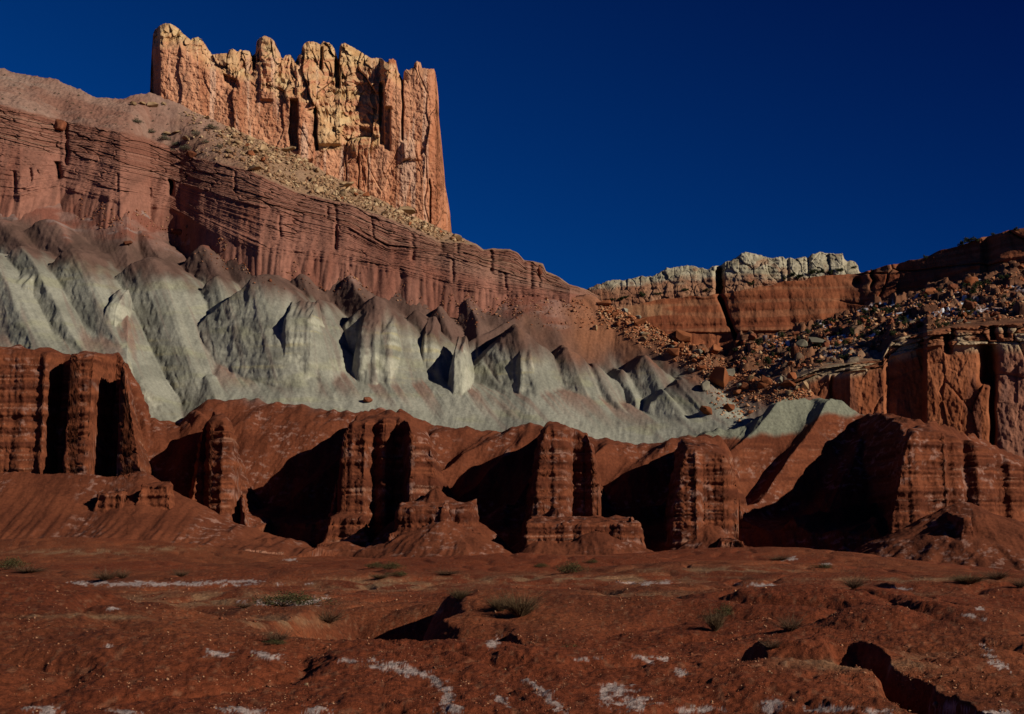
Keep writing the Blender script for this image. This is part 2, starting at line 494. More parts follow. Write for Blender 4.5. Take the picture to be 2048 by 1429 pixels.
def z_red(X, Y):
    q = CX + F * X / 160.0
    wq = 7 * n2(X * 0.9, Y * 0.25, 61) + 2.0 * n2(X * 2.7, Y * 0.7, 62)
    yf = sum(pl(q + wq * 0.35 + o, YF) for o in (-6, -3, 0, 3, 6)) / 5
    fl = 0.55 * n2(X * 0.5, Y * 0.1, 63) + 0.14 * n2(X * 1.6, Y * 0.2, 64)
    fx = CX + F * X / Y
    zf = -1.5 + 0.16 * np.maximum(Y - 152, 0)
    zc = zf + wall(Y - yf + fl)
    U = CX + F * X / (160 + 0.85 * (Y - 160))               # the gullies run back roughly towards the viewer
    edge = np.full_like(X, 99.0)
    for (a, b0, ym, yh, kl, bb, lf) in GUL:
        o = sst(ym - 10, ym + 4, Y)
        b = b0 + (bb - b0) * sst(178, 200, Y)
        ul = a + (b - a) * lf * o
        m = 160.0 / F
        wv = 0.5 * n2(Y * 0.3, X * 0.1, 65)
        dl = np.maximum(ul - U, 0) * m; dr = np.maximum(U - b, 0) * m + wv * (U > b)
        edge = np.minimum(edge, np.maximum(dl, dr))
        hl = wall(dl) * (1 - o) + kl * 4.6 * dl * o
        hr = wall(np.maximum(dr, 0)) * (1 - (0.25 if bb > b0 - 50 else 0.45) * sst(172, 195, Y))
        hh = np.maximum(Y - ym, 0) * (17.5 / (yh - ym)) * (0.75 + 0.25 * np.clip((Y - ym) / (yh - ym), 0, 1)) + 3.0 * (0.42 - np.abs(n2(X * 0.12 - 0.11 * Y, Y * 0.03, 66)) * 1.6) + 0.7 + 0.5 * n2(X * 0.45, Y * 0.08, 60) - 0.30 * np.abs(n2(X * 0.6 - 0.4 * Y, Y * 0.05, 57)) - 0.12 * np.abs(n2(X * 1.7 - 1.1 * Y, Y * 0.08, 56))
        zg = zf * np.clip(1 - (Y - ym) / 30, 0.2, 1) + smax(np.maximum(hl, hr), hh, 0.8)
        inr = (U > a - 700) & (U < b + 700)
        zc = np.where(inr, smin(zc, zg, 0.4), zc)
    f = np.clip((Y - 165) / 33.0, 0, 1)
    T = (HZ - (pl(fx, RIM) * (1 - f) + (pl(fx, BACK) + 7 * n2(fx * 0.016, fx * 0, 55) + 4 * n2(fx * 0.05, fx * 0, 54)) * f)) / F * Y + 0.5 * (1 - f)
    ridg = 1.5 * (0.4 - np.abs(n2(X * 0.13 - Y * 0.10, Y * 0.03, 66)) * 1.6) + 0.5 * n2(X * 0.45 + Y * 0.2, Y * 0.06, 68)
    T = T + ridg * np.clip(f * 3, 0, 1) * sst(1.0, 0.72, f) - 0.2 * np.maximum(Y - 198, 0)
    T = T + 0.25 * n2(X * 0.7, Y * 0.35, 69) - 0.30 * np.abs(n2(X * 0.6 - 0.4 * Y, Y * 0.05, 57)) * f - 1.9 * np.exp(-edge / 1.7) * sst(1.0, 0.6, f) - 1.6 * np.exp(-np.maximum(Y - yf, 0) / 2.0)
    z = smin(zc, T + 0.5, 2.8)
    # aprons
    x0 = w_at(-300, 160.5); x1 = w_at(285, 160.0)
    dx = np.maximum(np.maximum(x0 - X, X - x1), 0)
    dA = np.sqrt(dx ** 2 + (Y - 160.5) ** 2)
    ang = n2(X * 0.5, Y * 0.08, 71) + 0.5 * n2(X * 1.4, Y * 0.12, 72)
    zA = 8.2 + 0.6 * n2(X * 0.2, 0 * Y, 70) - 0.66 * dA * (1 + 0.035 * ang) + 0.012 * dA ** 2
    z = smax(z, np.where(dA < 24, zA, -9), 0.5)
    for (px, py, y0, sl) in CONES:
        xc = w_at(px, y0); zc0 = (HZ - py) / F * y0
        Xw = X + 0.9 * n2(X * 0.22 + px, Y * 0.22, 78) + 0.3 * n2(X * 0.8, Y * 0.5 + px, 79); Yw = Y + 0.8 * n2(X * 0.25, Y * 0.2 + px, 80)
        dd = np.sqrt((Xw - xc) ** 2 + (Yw - y0) ** 2 + 0.9)
        th = np.arctan2(Yw - y0, Xw - xc)
        rill = n2(th * 4.0 + px, dd * 0.15, 73) + 0.5 * n2(th * 11, dd * 0.2 + px, 74) * sst(1.5, 5, dd)
        zz = zc0 - sl * dd * (1 + 0.045 * rill) + 0.008 * np.minimum(dd, 11) ** 2
        z = smax(z, np.where(dd < 30, zz, -9), 0.35)
    for (px, y0, hp, hy, tp) in BLOCKS:
        xc = w_at(px, y0); hx = hp * y0 / F; zt = (HZ - tp) / F * y0
        e = np.maximum(np.abs(X - xc) - hx, np.abs(Y - y0) - hy) + 0.55 * n2(X * 0.6, Y * 0.3, 75) + 0.12 * n2(X * 1.8, Y * 1, 76)
        zz = np.minimum(wall(-e * 0.8) + max(-2.2, zt - 3.2), zt + 0.25 * n2(X * 0.8, Y * 0.8, 77) + 0.12 * (Y - y0))
        z = np.maximum(z, np.where(e < 0.6, zz, -9))
    return z


def strata(z, x, seed, f=1.0):
    """Horizontal bands: a value in -1..1 that changes quickly with height and slowly along the wall."""
    return n2(z * 1.6 * f + 0.4 * n2(x * 0.07, z * 0.2, seed), x * 0.025, seed + 1) + 0.6 * n2(z * 4.3 * f, x * 0.05, seed + 2)


def build_red():
    pxs = np.concatenate([np.arange(-900, -130, 8), np.arange(-130, 2190, 1.3), np.arange(2190, 2900, 8)])
    Ys = np.concatenate([np.linspace(126, 157, 200), np.linspace(157.05, 178, 520), np.linspace(178.1, 212, 190)])
    P = columns(pxs, Ys, z_red, 520, ky=0.45, blur=17)
    X, Y, Z = P[..., 0], P[..., 1], P[..., 2]
    N = grid_normals(P)
    N *= np.sign(N[..., 2:3] + 1e-9)
    steep = sst(0.55, 0.25, N[..., 2])
    zz = Z - 0.012 * X
    led = np.tanh(2.2 * (strata(zz, X, 81, 0.55) + 0.5 * n2(zz * 3.6, X * 0.06, 59) + 0.35 * fb3(X * 0.3, Y * 0.3, zz * 0.6, 2, 58)))
    rn = fb3(X * 0.8, Y * 0.8, Z * 1.1, 4, 83, 0.6)
    P = P + N * (steep * (0.19 * led + 0.15 * rn) + (1 - steep) * 0.06 * fb2(X * 1.0, Y * 0.5, 4, 86, 0.55))[..., None]
    c = mix((0.120, 0.034, 0.0155), (0.158, 0.046, 0.0205), sst(-0.5, 0.5, fb2(X * 0.12, Y * 0.1 + Z * 0.2, 3, 88)))
    b = strata(zz, X, 91, 0.8)
    cw = mix((0.085, 0.023, 0.011), (0.20, 0.060, 0.026), sst(-0.5, 0.6, b))
    thin = sst(0.80, 0.97, 1 - np.abs(n2(zz * 1.15 + 0.15 * n2(X * 0.3, zz, 94), X * 0.01, 93)) * 2.2) * sst(-0.1, 0.5, fb2(X * 0.35, Z * 0.5, 3, 95))
    cw = mix(cw, (0.42, 0.23, 0.15), thin * 0.6)
    c = mix(c, cw, steep * 0.9)
    dust = sst(0.25, 0.65, fb2(X * 0.9 + 9, Y * 0.5 + Z * 1.2, 4, 97, 0.65)) * sst(0.1, 0.6, fb2(X * 0.15, Z * 0.2, 2, 98) + 0.25)
    c = mix(c, (0.36, 0.21, 0.16), dust * 0.5)
    # the grey clay that caps the saddle and the dome at the right
    q = CX + F * X / Y
    zg = pl(q, [(-400, 60), (1230, 60), (1300, 15.6), (1400, 15.0), (1480, 14.8), (1530, 15.2), (1600, 15.8), (1640, 18.2), (1720, 18.2), (1800, 19.5), (1900, 60), (3000, 60)])
    g = sst(-0.5, 0.5, Z - zg + 0.5 * fb2(X * 0.4, Y * 0.2, 3, 99))
    gy = Y + 3.5 * fb2(X * 0.16, Z * 0.12, 4, 100)
    c = mix(c, (0.15, 0.075, 0.055), sst(197, 201, gy) * (q < 1400) * 0.8)
    g = np.maximum(g, sst(200, 203, gy) * (q < 1240))
    c = mix(c, (0.19, 0.195, 0.14), g * 0.95)
    LAYERS.append(P)
    return dict(name="red_badlands", V=P, quads=grid_quads(*P.shape[:2]), color=c)


# ------------------------------------------------------------------ grey slope
PYB = [(-200, 745), (-100, 745), (255, 752), (300, 838), (360, 850), (400, 826), (440, 812), (560, 816), (640, 830), (740, 842), (820, 850), (870, 866), (1000, 878), (1060, 866),
       (1110, 870), (1200, 890), (1230, 898), (1290, 897), (1340, 890), (1400, 876), (1500, 858), (1600, 850), (1750, 880), (1900, 930)]
PYT = [(-200, 392), (-100, 395), (40, 400), (120, 375), (240, 405), (343, 418), (400, 450), (520, 507), (640, 518), (800, 545), (900, 575), (1000, 590), (1100, 592), (1180, 596),
       (1230, 612), (1290, 642), (1340, 667), (1390, 692), (1440, 716), (1500, 740), (1560, 765), (1620, 782), (1660, 805), (1750, 850), (1900, 920)]
SLOPE = 0.70


def slope_top(q):
    tb = (HZ - pl(q, PYB)) / F; tt = (HZ - pl(q, PYT)) / F
    return 200 * (SLOPE - tb) / (SLOPE - tt)


SPURS = [  # shoulder px, py, nose px, py, lateral slope, radius, nose slope
    (-25, 500, 110, 735, 0.72, 1.5, 1.02), (40, 484, 165, 690, 0.85, 0.8, 1.05), (140, 488, 270, 745, 0.80, 0.9, 1.08), (285, 506, 405, 775, 0.66, 1.6, 1.12),
    (425, 545, 475, 690, 0.95, 0.7, 1.15), (522, 540, 590, 780, 0.72, 1.2, 1.55), (606, 615, 645, 765, 0.9, 0.8, 2.0), (637, 595, 690, 735, 1.0, 0.7, 1.35), (747, 584, 778, 768, 0.90, 0.8, 1.7), (830, 616, 885, 758, 0.95, 0.7, 1.5),
    (960, 715, 1000, 770, 0.8, 0.8, 1.2), (1028, 646, 1070, 782, 0.82, 0.8, 1.5), (1130, 688, 1175, 790, 0.85, 0.7, 1.45), (1185, 725, 1225, 795, 0.8, 0.8, 1.25), (1238, 734, 1252, 768, 0.9, 0.5, 1.4),
    (1288, 706, 1325, 775, 0.85, 0.7, 1.4), (1328, 776, 1362, 828, 0.85, 0.6, 1.3), (1380, 745, 1425, 805, 0.6, 1.6, 0.9),
    (88, 428, 130, 482, 0.7, 1.5, 1.1), (282, 456, 312, 502, 0.7, 1.5, 1.2), (405, 486, 420, 520, 0.8, 1.0, 1.2), (0, 432, 30, 470, 0.7, 1.5, 1.1),
    (1055, 612, 1010, 640, 0.8, 1.0, 1.0), (940, 590, 948, 614, 1.0, 0.6, 1.3), (600, 540, 612, 575, 1.0, 0.6, 1.2), (700, 545, 712, 575, 1.0, 0.6, 1.2), (880, 610, 890, 640, 1.0, 0.6, 1.2), (330, 755, 348, 800, 0.9, 1.0, 0.95), (420, 745, 432, 790, 0.8, 1.2, 0.85), (850, 835, 880, 868, 0.6, 1.0, 0.9)]
NOB = [  # small steep buttresses standing out of the spurs: px, py top, py foot, half width px, slope
    (340, 655, 712, 24, 3), (300, 600, 690, 30, 2.2), (735, 650, 765, 22, 3.2), (768, 655, 765, 22, 3), (858, 658, 745, 16, 3.0), (1050, 706, 775, 20, 2.6), 
    (640, 640, 700, 14, 2.4), (590, 628, 762, 46, 3.0), (735, 645, 765, 26, 3.4), (25, 560, 640, 30, 2.0), (215, 600, 660, 18, 1.8), (918, 708, 788, 15, 3.4)]


def hit(px, py):
    """Depth at which the sight line through a pixel meets the plain slope."""
    tb = (HZ - pl(px, PYB)) / F; t = (HZ - py) / F
    return 200 * (SLOPE - tb) / (SLOPE - t)


def z_grey(X, Y, valley=False):
    q = CX + F * X / Y
    tb = (HZ - pl(q, PYB)) / F
    yt = slope_top(q)
    z = 200 * tb + SLOPE * (np.minimum(Y, yt + 1.5) - 200) + 0.08 * np.maximum(Y - yt - 1.5, 0)
    gl = n2(X * 0.12 + 0.06 * Y, Y * 0.02, 101) * 1.1 + n2(X * 0.35 + 0.16 * Y, Y * 0.03, 102) * 0.25
    gl = gl + 0.15 * np.abs(n2(X * 0.8 + 0.4 * Y, Y * 0.04, 110)) + 0.07 * np.abs(n2(X * 2.2 + 1.1 * Y, Y * 0.06, 112))
    z = z + gl * sst(198, 212, Y) - 0.8 - 3.6 * sst(0.25, 0.6, (Y - 200) / (yt - 200)) * sst(0, 10, yt - Y)
    zbase = z; sp = np.full_like(z, -99.0)
    for (sx, sy, nx, ny, ml, rr, ns) in SPURS:
        yn = hit(nx, ny); tn = (HZ - ny) / F; ts = (HZ - sy) / F
        ys = yn * (ns - tn) / (ns - ts)
        zs = ys * ts; zn = yn * tn
        xs = w_at(sx, ys); xn = w_at(nx, yn)
        f = (Y - yn) / (ys - yn)
        ax = xn + (xs - xn) * np.clip(f, -1.5, 1) + 0.5 * n2(Y * 0.15, X * 0.02, 103)
        crest = np.where(Y > ys, zs + 0.13 * (Y - ys), np.where(Y > yn, zs + (zn - zs) * (ys - Y) / (ys - yn), zn + 0.86 * (Y - yn)))
        crest = crest - 0.10 * np.exp(-np.abs(Y - ys) / 2.0) * 4
        lat = X - ax
        rl = 0.75 * np.abs(n2(lat * 0.30, Y * 0.05 + sx, 105)) + 0.20 * np.abs(n2(lat * 0.9, Y * 0.06 + sx, 104)) + 0.06 * np.abs(n2(lat * 2.4, Y * 0.08 + sx, 109))
        r2 = rr * 0.5
        fall = ml * (np.sqrt(lat ** 2 + r2 ** 2) - r2) * (1 + 0.18 * (lat < 0))
        zz = crest - fall - rl
        zz = np.where((np.abs(lat) < 30) & (Y < yt + 4), zz, -99)
        sp = np.maximum(sp, zz)
        z = smax(z, np.where(zz > -50, zz, -99), 0.25)
    for (px, pt, pf, hw, sl) in NOB:
        yf_ = hit(px, pf); t0 = (HZ - pf) / F; t1 = (HZ - pt) / F
        zf_ = yf_ * t0
        yt_ = (zf_ - sl * yf_) / (t1 - sl) if abs(t1 - sl) > 1e-6 else yf_
        zt = yt_ * t1; xc = w_at(px, yf_); hx = hw * yf_ / F
        lat = np.abs(X - xc + 0.3 * n2(Y * 0.4, X * 0.2, 106)) / hx
        top = zt + 0.6 * (Y - yt_)
        face = zf_ + sl * (Y - yf_)
        zz = np.minimum(top, face) - 2.8 * np.maximum(lat - 0.55, 0) ** 1.2 * hx * 1.6 + 0.3 * n2(X * 1.5, Y * 0.3, 107)
        z = np.where((lat < 2) & (Y < yt_ + 6), smax(z, zz - (0.0 if px == 918 else 0.7), 0.4), z)
    # at the right the slope ends in a crest and drops behind it
    over = np.maximum(Y - yt, 0)
    z = z - np.where(q > 1180, over * sst(1180, 1240, q) * 1.25, 0)
    z = z + 0.10 * fb2(X * 0.8 - 0.1 * Y, Y * 0.2, 3, 108) - 1.6 * np.maximum(201.5 - Y, 0)
    return (z, sst(-0.6, 0.5, zbase - sp)) if valley else z


def build_grey():
    pxs = np.concatenate([np.arange(-600, -130, 8), np.arange(-130, 1790, 1.5)])
    Ys = np.linspace(180, 276, 680)
    P = columns(pxs, Ys, z_grey, 520, ky=0.7)
    X, Y, Z = P[..., 0], P[..., 1], P[..., 2]
    N = grid_normals(P); N *= np.sign(N[..., 2:3] + 1e-9)
    steep = sst(0.62, 0.35, N[..., 2])
    P = P + N * (0.10 * fb2(X * 0.8, Z * 0.8 + Y * 0.3, 4, 111, 0.5) * (0.4 + 0.6 * steep) + steep * (0.20 * fb3(X * 0.4, Y * 0.4, Z * 0.16, 4, 114, 0.55) + 0.05 * strata(Z, X, 115) + 0.10 * n2(X * 0.8 + 0.5 * n2(X * 0.3, Z * 0.3, 116), Z * 0.1, 113)))[..., None]
    q = CX + F * X / Y
    val = z_grey(X, Y, True)[1]
    zc = (HZ - pl(q, [(-200, 470), (0, 500), (130, 532), (260, 548), (480, 572), (560, 590), (700, 632), (780, 640), (860, 672), (950, 690), (1020, 694), (1130, 722), (1230, 738), (1300, 735), (1400, 770), (1700, 850)])) / F * Y
    wob = 1.6 * fb2(X * 0.22, Y * 0.12, 4, 117) + 1.1 * n2(X * 0.5 + 0.2 * Y, Y * 0.05, 118)
    cap = sst(-2.6, 1.8, Z - zc + 0.2 + wob)
    pink = sst(-0.5, 3.5, Z - zc - 5.0 + wob * 1.2)
    c = mix((0.215, 0.208, 0.162), (0.295, 0.284, 0.222), sst(-0.5, 0.5, fb2(X * 0.12, Z * 0.2, 4, 121)))
    stre = fb2(X * 0.45 + 0.26 * Y, Y * 0.05, 4, 123, 0.6)
    c = mix(c, (0.28, 0.27, 0.165), sst(0.15, 0.7, fb2(X * 0.1, Z * 0.35, 3, 124)) * 0.5)
    c = mix(c, (0.215, 0.17, 0.135), sst(0.15, 0.75, stre + 0.3 * n2(X * 0.06, Y * 0.06, 125)) * 0.65)
    pale = steep * sst(-0.1, 0.5, fb2(X * 0.2 + Z * 0.1, Z * 0.25 - X * 0.05, 4, 127, 0.6)) * 0.75
    c = mix(c, (0.46, 0.44, 0.33), pale)
    yel = steep * sst(0.2, 0.6, strata(Z, X, 128, 0.7)) * sst(0.0, 0.4, n2(X * 0.1, Z * 0.1, 129) + 0.2)
    c = mix(c, (0.42, 0.36, 0.18), yel * 0.5)
    dk = sst(0.2, 0.55, fb2(X * 0.8, Z * 0.15, 3, 130)) * steep
    c = mix(c, (0.12, 0.12, 0.09), dk * 0.28)
    cc = mix((0.095, 0.050, 0.037), (0.145, 0.078, 0.058), sst(-0.5, 0.5, fb2(X * 0.3, Y * 0.1, 3, 131)))
    c = mix(c, cc, cap * 0.95)
    pk = mix((0.225, 0.082, 0.054), (0.27, 0.145, 0.11), sst(-0.3, 0.4, fb2(X * 0.14, Z * 0.3, 4, 133)))
    pk = mix(pk, (0.33, 0.26, 0.23), sst(0.3, 0.7, fb2(X * 0.2, Z * 0.6, 3, 134)) * 0.6)
    c = mix(c, pk, pink * 0.95)
    ru = sst(1050, 1210, q + 60 * fb2(X * 0.2, Y * 0.1, 3, 136)) * sst(-1, 4, Z - zc - 0.5 + wob)
    c = mix(c, (0.33, 0.135, 0.065), ru * 0.85)
    # narrow wash lines of red grit between the spurs
    c = mix(c, (0.225, 0.125, 0.09), val * sst(-0.35, 0.3, stre) * (1 - cap) * (1 - steep) * 0.8 * sst(204, 212, Y))
    LAYERS.append(P)
    return dict(name="grey_slope", V=P, quads=grid_quads(*P.shape[:2]), color=c)


# ------------------------------------------------------------------ banded cliff and the talus slope above it
R2 = [(-200, 272), (0, 278), (96, 300), (200, 322), (340, 356), (440, 388), (560, 417), (700, 452), (775, 494), (897, 507), (978, 533), (1044, 553), (1125, 575), (1167, 588), (1200, 600)]
R3 = [(-200, 190), (0, 210), (60, 226), (132, 243), (200, 256), (287, 274), (350, 298), (399, 318), (499, 343), (590, 385), (700, 410), (780, 440), (845, 467), (880, 484), (932, 488), (952, 492), (967, 502), (985, 499),
      (1020, 501), (1036, 508), (1048, 522), (1065, 524), (1086, 530), (1092, 545), (1104, 550), (1118, 556), (1139, 571), (1173, 581), (1200, 596)]
R4 = [(-200, 95), (0, 137), (60, 152), (100, 156), (140, 170), (180, 191), (215, 197), (245, 196), (280, 188), (300, 186), (320, 192), (400, 228), (500, 272), (600, 313), (700, 372), (800, 421), (900, 466), (932, 481), (952, 489), (967, 500), (985, 498), (1020, 500), (1036, 507), (1048, 521), (1065, 523), (1086, 529), (1092, 544), (1104, 549),
      (1118, 555), (1139, 570), (1173, 580), (1200, 595)]


def build_cliff():
    pxs = np.concatenate([np.arange(-600, -130, 8), np.arange(-130, 1196, 1.35)])
    kk = np.arange(-700, 1221, 20.0)
    turn = 70 * sst(1150, 1196, kk) + 4 * sst(930, 1100, kk) * (1 - sst(1100, 1180, kk))
    y1 = slope_top(kk) - 1.5 + turn
    y2 = slope_top(kk) + 5.5 + turn
    y3 = slope_top(kk) + 15.0 + turn
    y4 = np.interp(kk, [-220, 0, 180, 300, 420, 600, 800, 930, 1000, 1220], [292, 288, 284, 286, 288, 288, 288, 289, 270, 280]) + turn * 0.5
    y4 = np.where(kk > 940, np.maximum(y3 + 6, y4), y4)
    Z_ = lambda a: list(zip(kk, a))
    lower = [(p, v + 60) for p, v in PYT]
    rows = [(lower, Z_(y1 - 3)), (PYT, Z_(y1)), (R2, Z_(y2)), (R3, Z_(y3)), (R4, Z_(y4)), ([(p, v + 60) for p, v in R4], Z_(y4 + 40))]
    P, v = loft(pxs, rows, [30, 210, 190, 200, 10])
    v = np.broadcast_to(v[None, :], P.shape[:2])
    X, Y, Z = P[..., 0], P[..., 1], P[..., 2]
    q = CX + F * X / Y
    face = sst(0.9, 1.1, v) * (1 - sst(1.93, 2.02, v))
    ledge = sst(1.90, 2.02, v) * (1 - sst(2.96, 3.03, v))
    tal = sst(2.97, 3.05, v)
    # outward (towards the viewer) displacement
    flute = 1.0 * n2(X * 0.11, Z * 0.05, 141) + 0.55 * n2(X * 0.36, Z * 0.09, 142) + 0.22 * n2(X * 1.0, Z * 0.16, 143) + 0.22 * fb3(X * 0.7, Y * 0.7, Z * 0.9, 4, 144, 0.6)
    butt = 1.3 * np.abs(n2(X * 0.11, 0 * Z, 145))
    foot = (1 - sst(1.0, 1.35, v)) * (1.0 * np.abs(n2(X * 0.27 + 0.3 * n2(X * 0.1, Z * 0.2, 139), Z * 0.05, 146)) + 0.4 * np.abs(n2(X * 0.8, Z * 0.12, 147)))
    lv = v * 30
    st = n2(lv * 0.35, X * 0.02, 148) * 0.9 + n2(lv * 1.0 + 0.3 * n2(X * 0.1, v * 2, 149), X * 0.045, 150) * 0.6 + n2(lv * 2.4, X * 0.12, 151) * 0.28
    f1, f2, c1, c2 = worley(X * 0.16 + 0.3 * n2(X * 0.3, v * 6, 152), lv * 0.22, 3)
    blk = c1 * 1.3 - 1.0 * sst(0.10, 0.0, f2 - f1)
    g1, g2, d1, d2 = worley(X * 0.5, lv * 0.55, 5)
    blk2 = d1 * 0.55 - 0.4 * sst(0.10, 0.0, g2 - g1)
    out = face * (0.8 * flute + butt + 0.22 * st + 0.45 * blk * sst(0, 0.4, n2(X * 0.08, v * 3, 140)) + 0.22 * blk2) + foot + ledge * (0.13 * st + 0.7 * blk + 0.6 * blk2 + 0.6 * flute + butt - 0.5)
    for (pc, w, va, vb, dep) in [(116, 5, 1.15, 1.75, 3.0), (132, 4, 1.6, 3.0, 3.0), (342, 4.5, 1.35, 1.98, 4.5), (300, 2.5, 1.2, 1.6, 1.2), (672, 3.5, 1.2, 2.9, 2.2), (655, 3, 2.0, 2.7, 2.5), (826, 4, 1.5, 2.8, 1.8), (884, 5, 2.0, 3.0, 2.2), (905, 3, 1.1, 1.9, 1.5),
                                 (982, 4, 1.7, 3.0, 2.5), (1010, 3, 1.2, 2.0, 1.5), (1062, 4, 1.3, 3.0, 2.2), (1078, 3, 1.5, 3.0, 2.0), (60, 3, 1.2, 1.6, 1.6), (235, 2.5, 1.2, 1.8, 1.0), (560, 2.5, 1.3, 1.9, 1.0), (470, 2.5, 2.1, 2.9, 1.5), (745, 3, 2.0, 2.9, 1.5), (915, 3, 2.1, 3.0, 2.0), (30, 3, 1.05, 1.5, 2.2)]:
        pcv = pc + 4 * n2(v * 3, pc + 0 * v, 153)
        out = out - (0.9 if pc in (116, 342) else 0.55) * dep * gs(q, pcv, w) ** 1.0 * sst(va, va + 0.15, v) * (1 - sst(vb - 0.08, vb, v))
    skyl = sst(925, 945, q)
    out = out * (1 - tal)
    tn = 0.35 * fb2(X * 0.3, Y * 0.3, 4, 154) + 0.12 * fb2(X * 1.6, Y * 1.2, 3, 155)
    P = P.copy()
    s = (1 - out / Y)
    P[..., 0] = X * s; P[..., 1] = Y * s; P[..., 2] = Z * s
    P[..., 2] += tal * tn * (1 - 0.6 * skyl)
    P[..., 2] += ledge * 0.25 * fb2(X * 0.6, v * 4, 3, 156) * sst(2.7, 3.0, v)
    # colours follow the beds
    c = mix((0.235, 0.092, 0.060), (0.295, 0.130, 0.088), sst(-0.5, 0.5, fb2(X * 0.12, Z * 0.06, 4, 161)))
    c = mix(c, (0.165, 0.075, 0.052), sst(0.1, 0.5, fb2(X * 0.5, Z * 0.05, 4, 163)) * 0.6)
    c = mix(c, (0.26, 0.145, 0.10), sst(780, 960, q + 80 * n2(X * 0.1, Z * 0.2, 164)) * sst(1.3, 1.7, v) * 0.6)
    lc = mix((0.20, 0.08, 0.052), (0.285, 0.132, 0.09), sst(-0.6, 0.7, st + 0.4 * fb2(X * 0.3, lv * 0.5, 3, 165)))
    lc = mix(lc, (0.36, 0.24, 0.16), sst(0.35, 0.8, n2(lv * 1.3, X * 0.03, 166)) * 0.55)
    lc = mix(lc, (0.34, 0.23, 0.14), sst(760, 900, q) * sst(-0.1, 0.5, n2(lv * 0.6, X * 0.05, 167)) * 0.45)
    c = mix(c, lc, sst(1.9, 2.02, v))
    hs = sst(0.25, 0.6, n2(lv * 1.6, X * 0.05, 168)) * face
    c = mix(c, (0.17, 0.065, 0.045), hs * 0.22)
    tc = mix((0.235, 0.115, 0.08), (0.285, 0.17, 0.125), sst(-0.5, 0.4, fb2(X * 0.06, Y * 0.15, 4, 169)))
    tc = mix(tc, (0.30, 0.215, 0.165), sst(300, 0, q) * sst(0.0, 0.5, fb2(X * 0.05, Y * 0.2, 3, 170)) * 0.6)
    tc = mix(tc, (0.32, 0.20, 0.11), sst(330, 560, q + 50 * fb2(X * 0.2, Y * 0.2, 3, 171)) * 0.7)
    c = mix(c, tc, tal)
    LAYERS.append(P)
    return dict(name="banded_cliff", V=P, quads=grid_quads(*P.shape[:2]), color=c)


# ------------------------------------------------------------------ the castle butte
CTOP = [(296, 186), (300, 184), (301, 150), (303, 110), (306, 68), (310, 60), (318, 52), (330, 47), (340, 48), (350, 52), (358, 58), (366, 68), (374, 74), (381, 80), (385, 77), (394, 74), (403, 78), (408, 86), (416, 99), (424, 109), (440, 108), (455, 107), (460, 99), (465, 98), (476, 104), (480, 100), (500, 103),
        (505, 112), (511, 106), (513, 84), (519, 76), (529, 72), (542, 77), (550, 84), (551, 100), (554, 112), (562, 114), (566, 118), (571, 111), (580, 110), (586, 116), (590, 126), (597, 110), (602, 108), (604, 96), (608, 88), (614, 84), (623, 83), (634, 85), (641, 90), (646, 83), (656, 85), (664, 90), (669, 99), (672, 112), (674, 124), (677, 118), (679, 94), (683, 88), (690, 86), (704, 94), (717, 101),
        (730, 110), (743, 117), (752, 116), (764, 117), (770, 124), (776, 125), (778, 119), (786, 118), (792, 122), (793, 140), (799, 148), (804, 158), (806, 160), (808, 142), (813, 139), (818, 141), (822, 137), (827, 135), (829, 126), (834, 122), (841, 126), (844, 136), (856, 138), (868, 138), (871, 146), (872, 160), (874, 176), (874, 200), (875, 215), (878, 250), (882, 290), (885, 322), (888, 360), (893, 385), (897, 410), (900, 440), (902, 475)]
CBASE = [(296, 196), (320, 206), (400, 240), (500, 284), (600, 325), (700, 384), (800, 433), (902, 480)]
CUP = [(296, 84), (360, 92), (430, 138), (480, 152), (560, 190), (600, 196), (640, 235), (690, 290), (720, 320), (758, 292), (768, 190), (778, 150), (803, 165), (812, 120), (902, 120)]


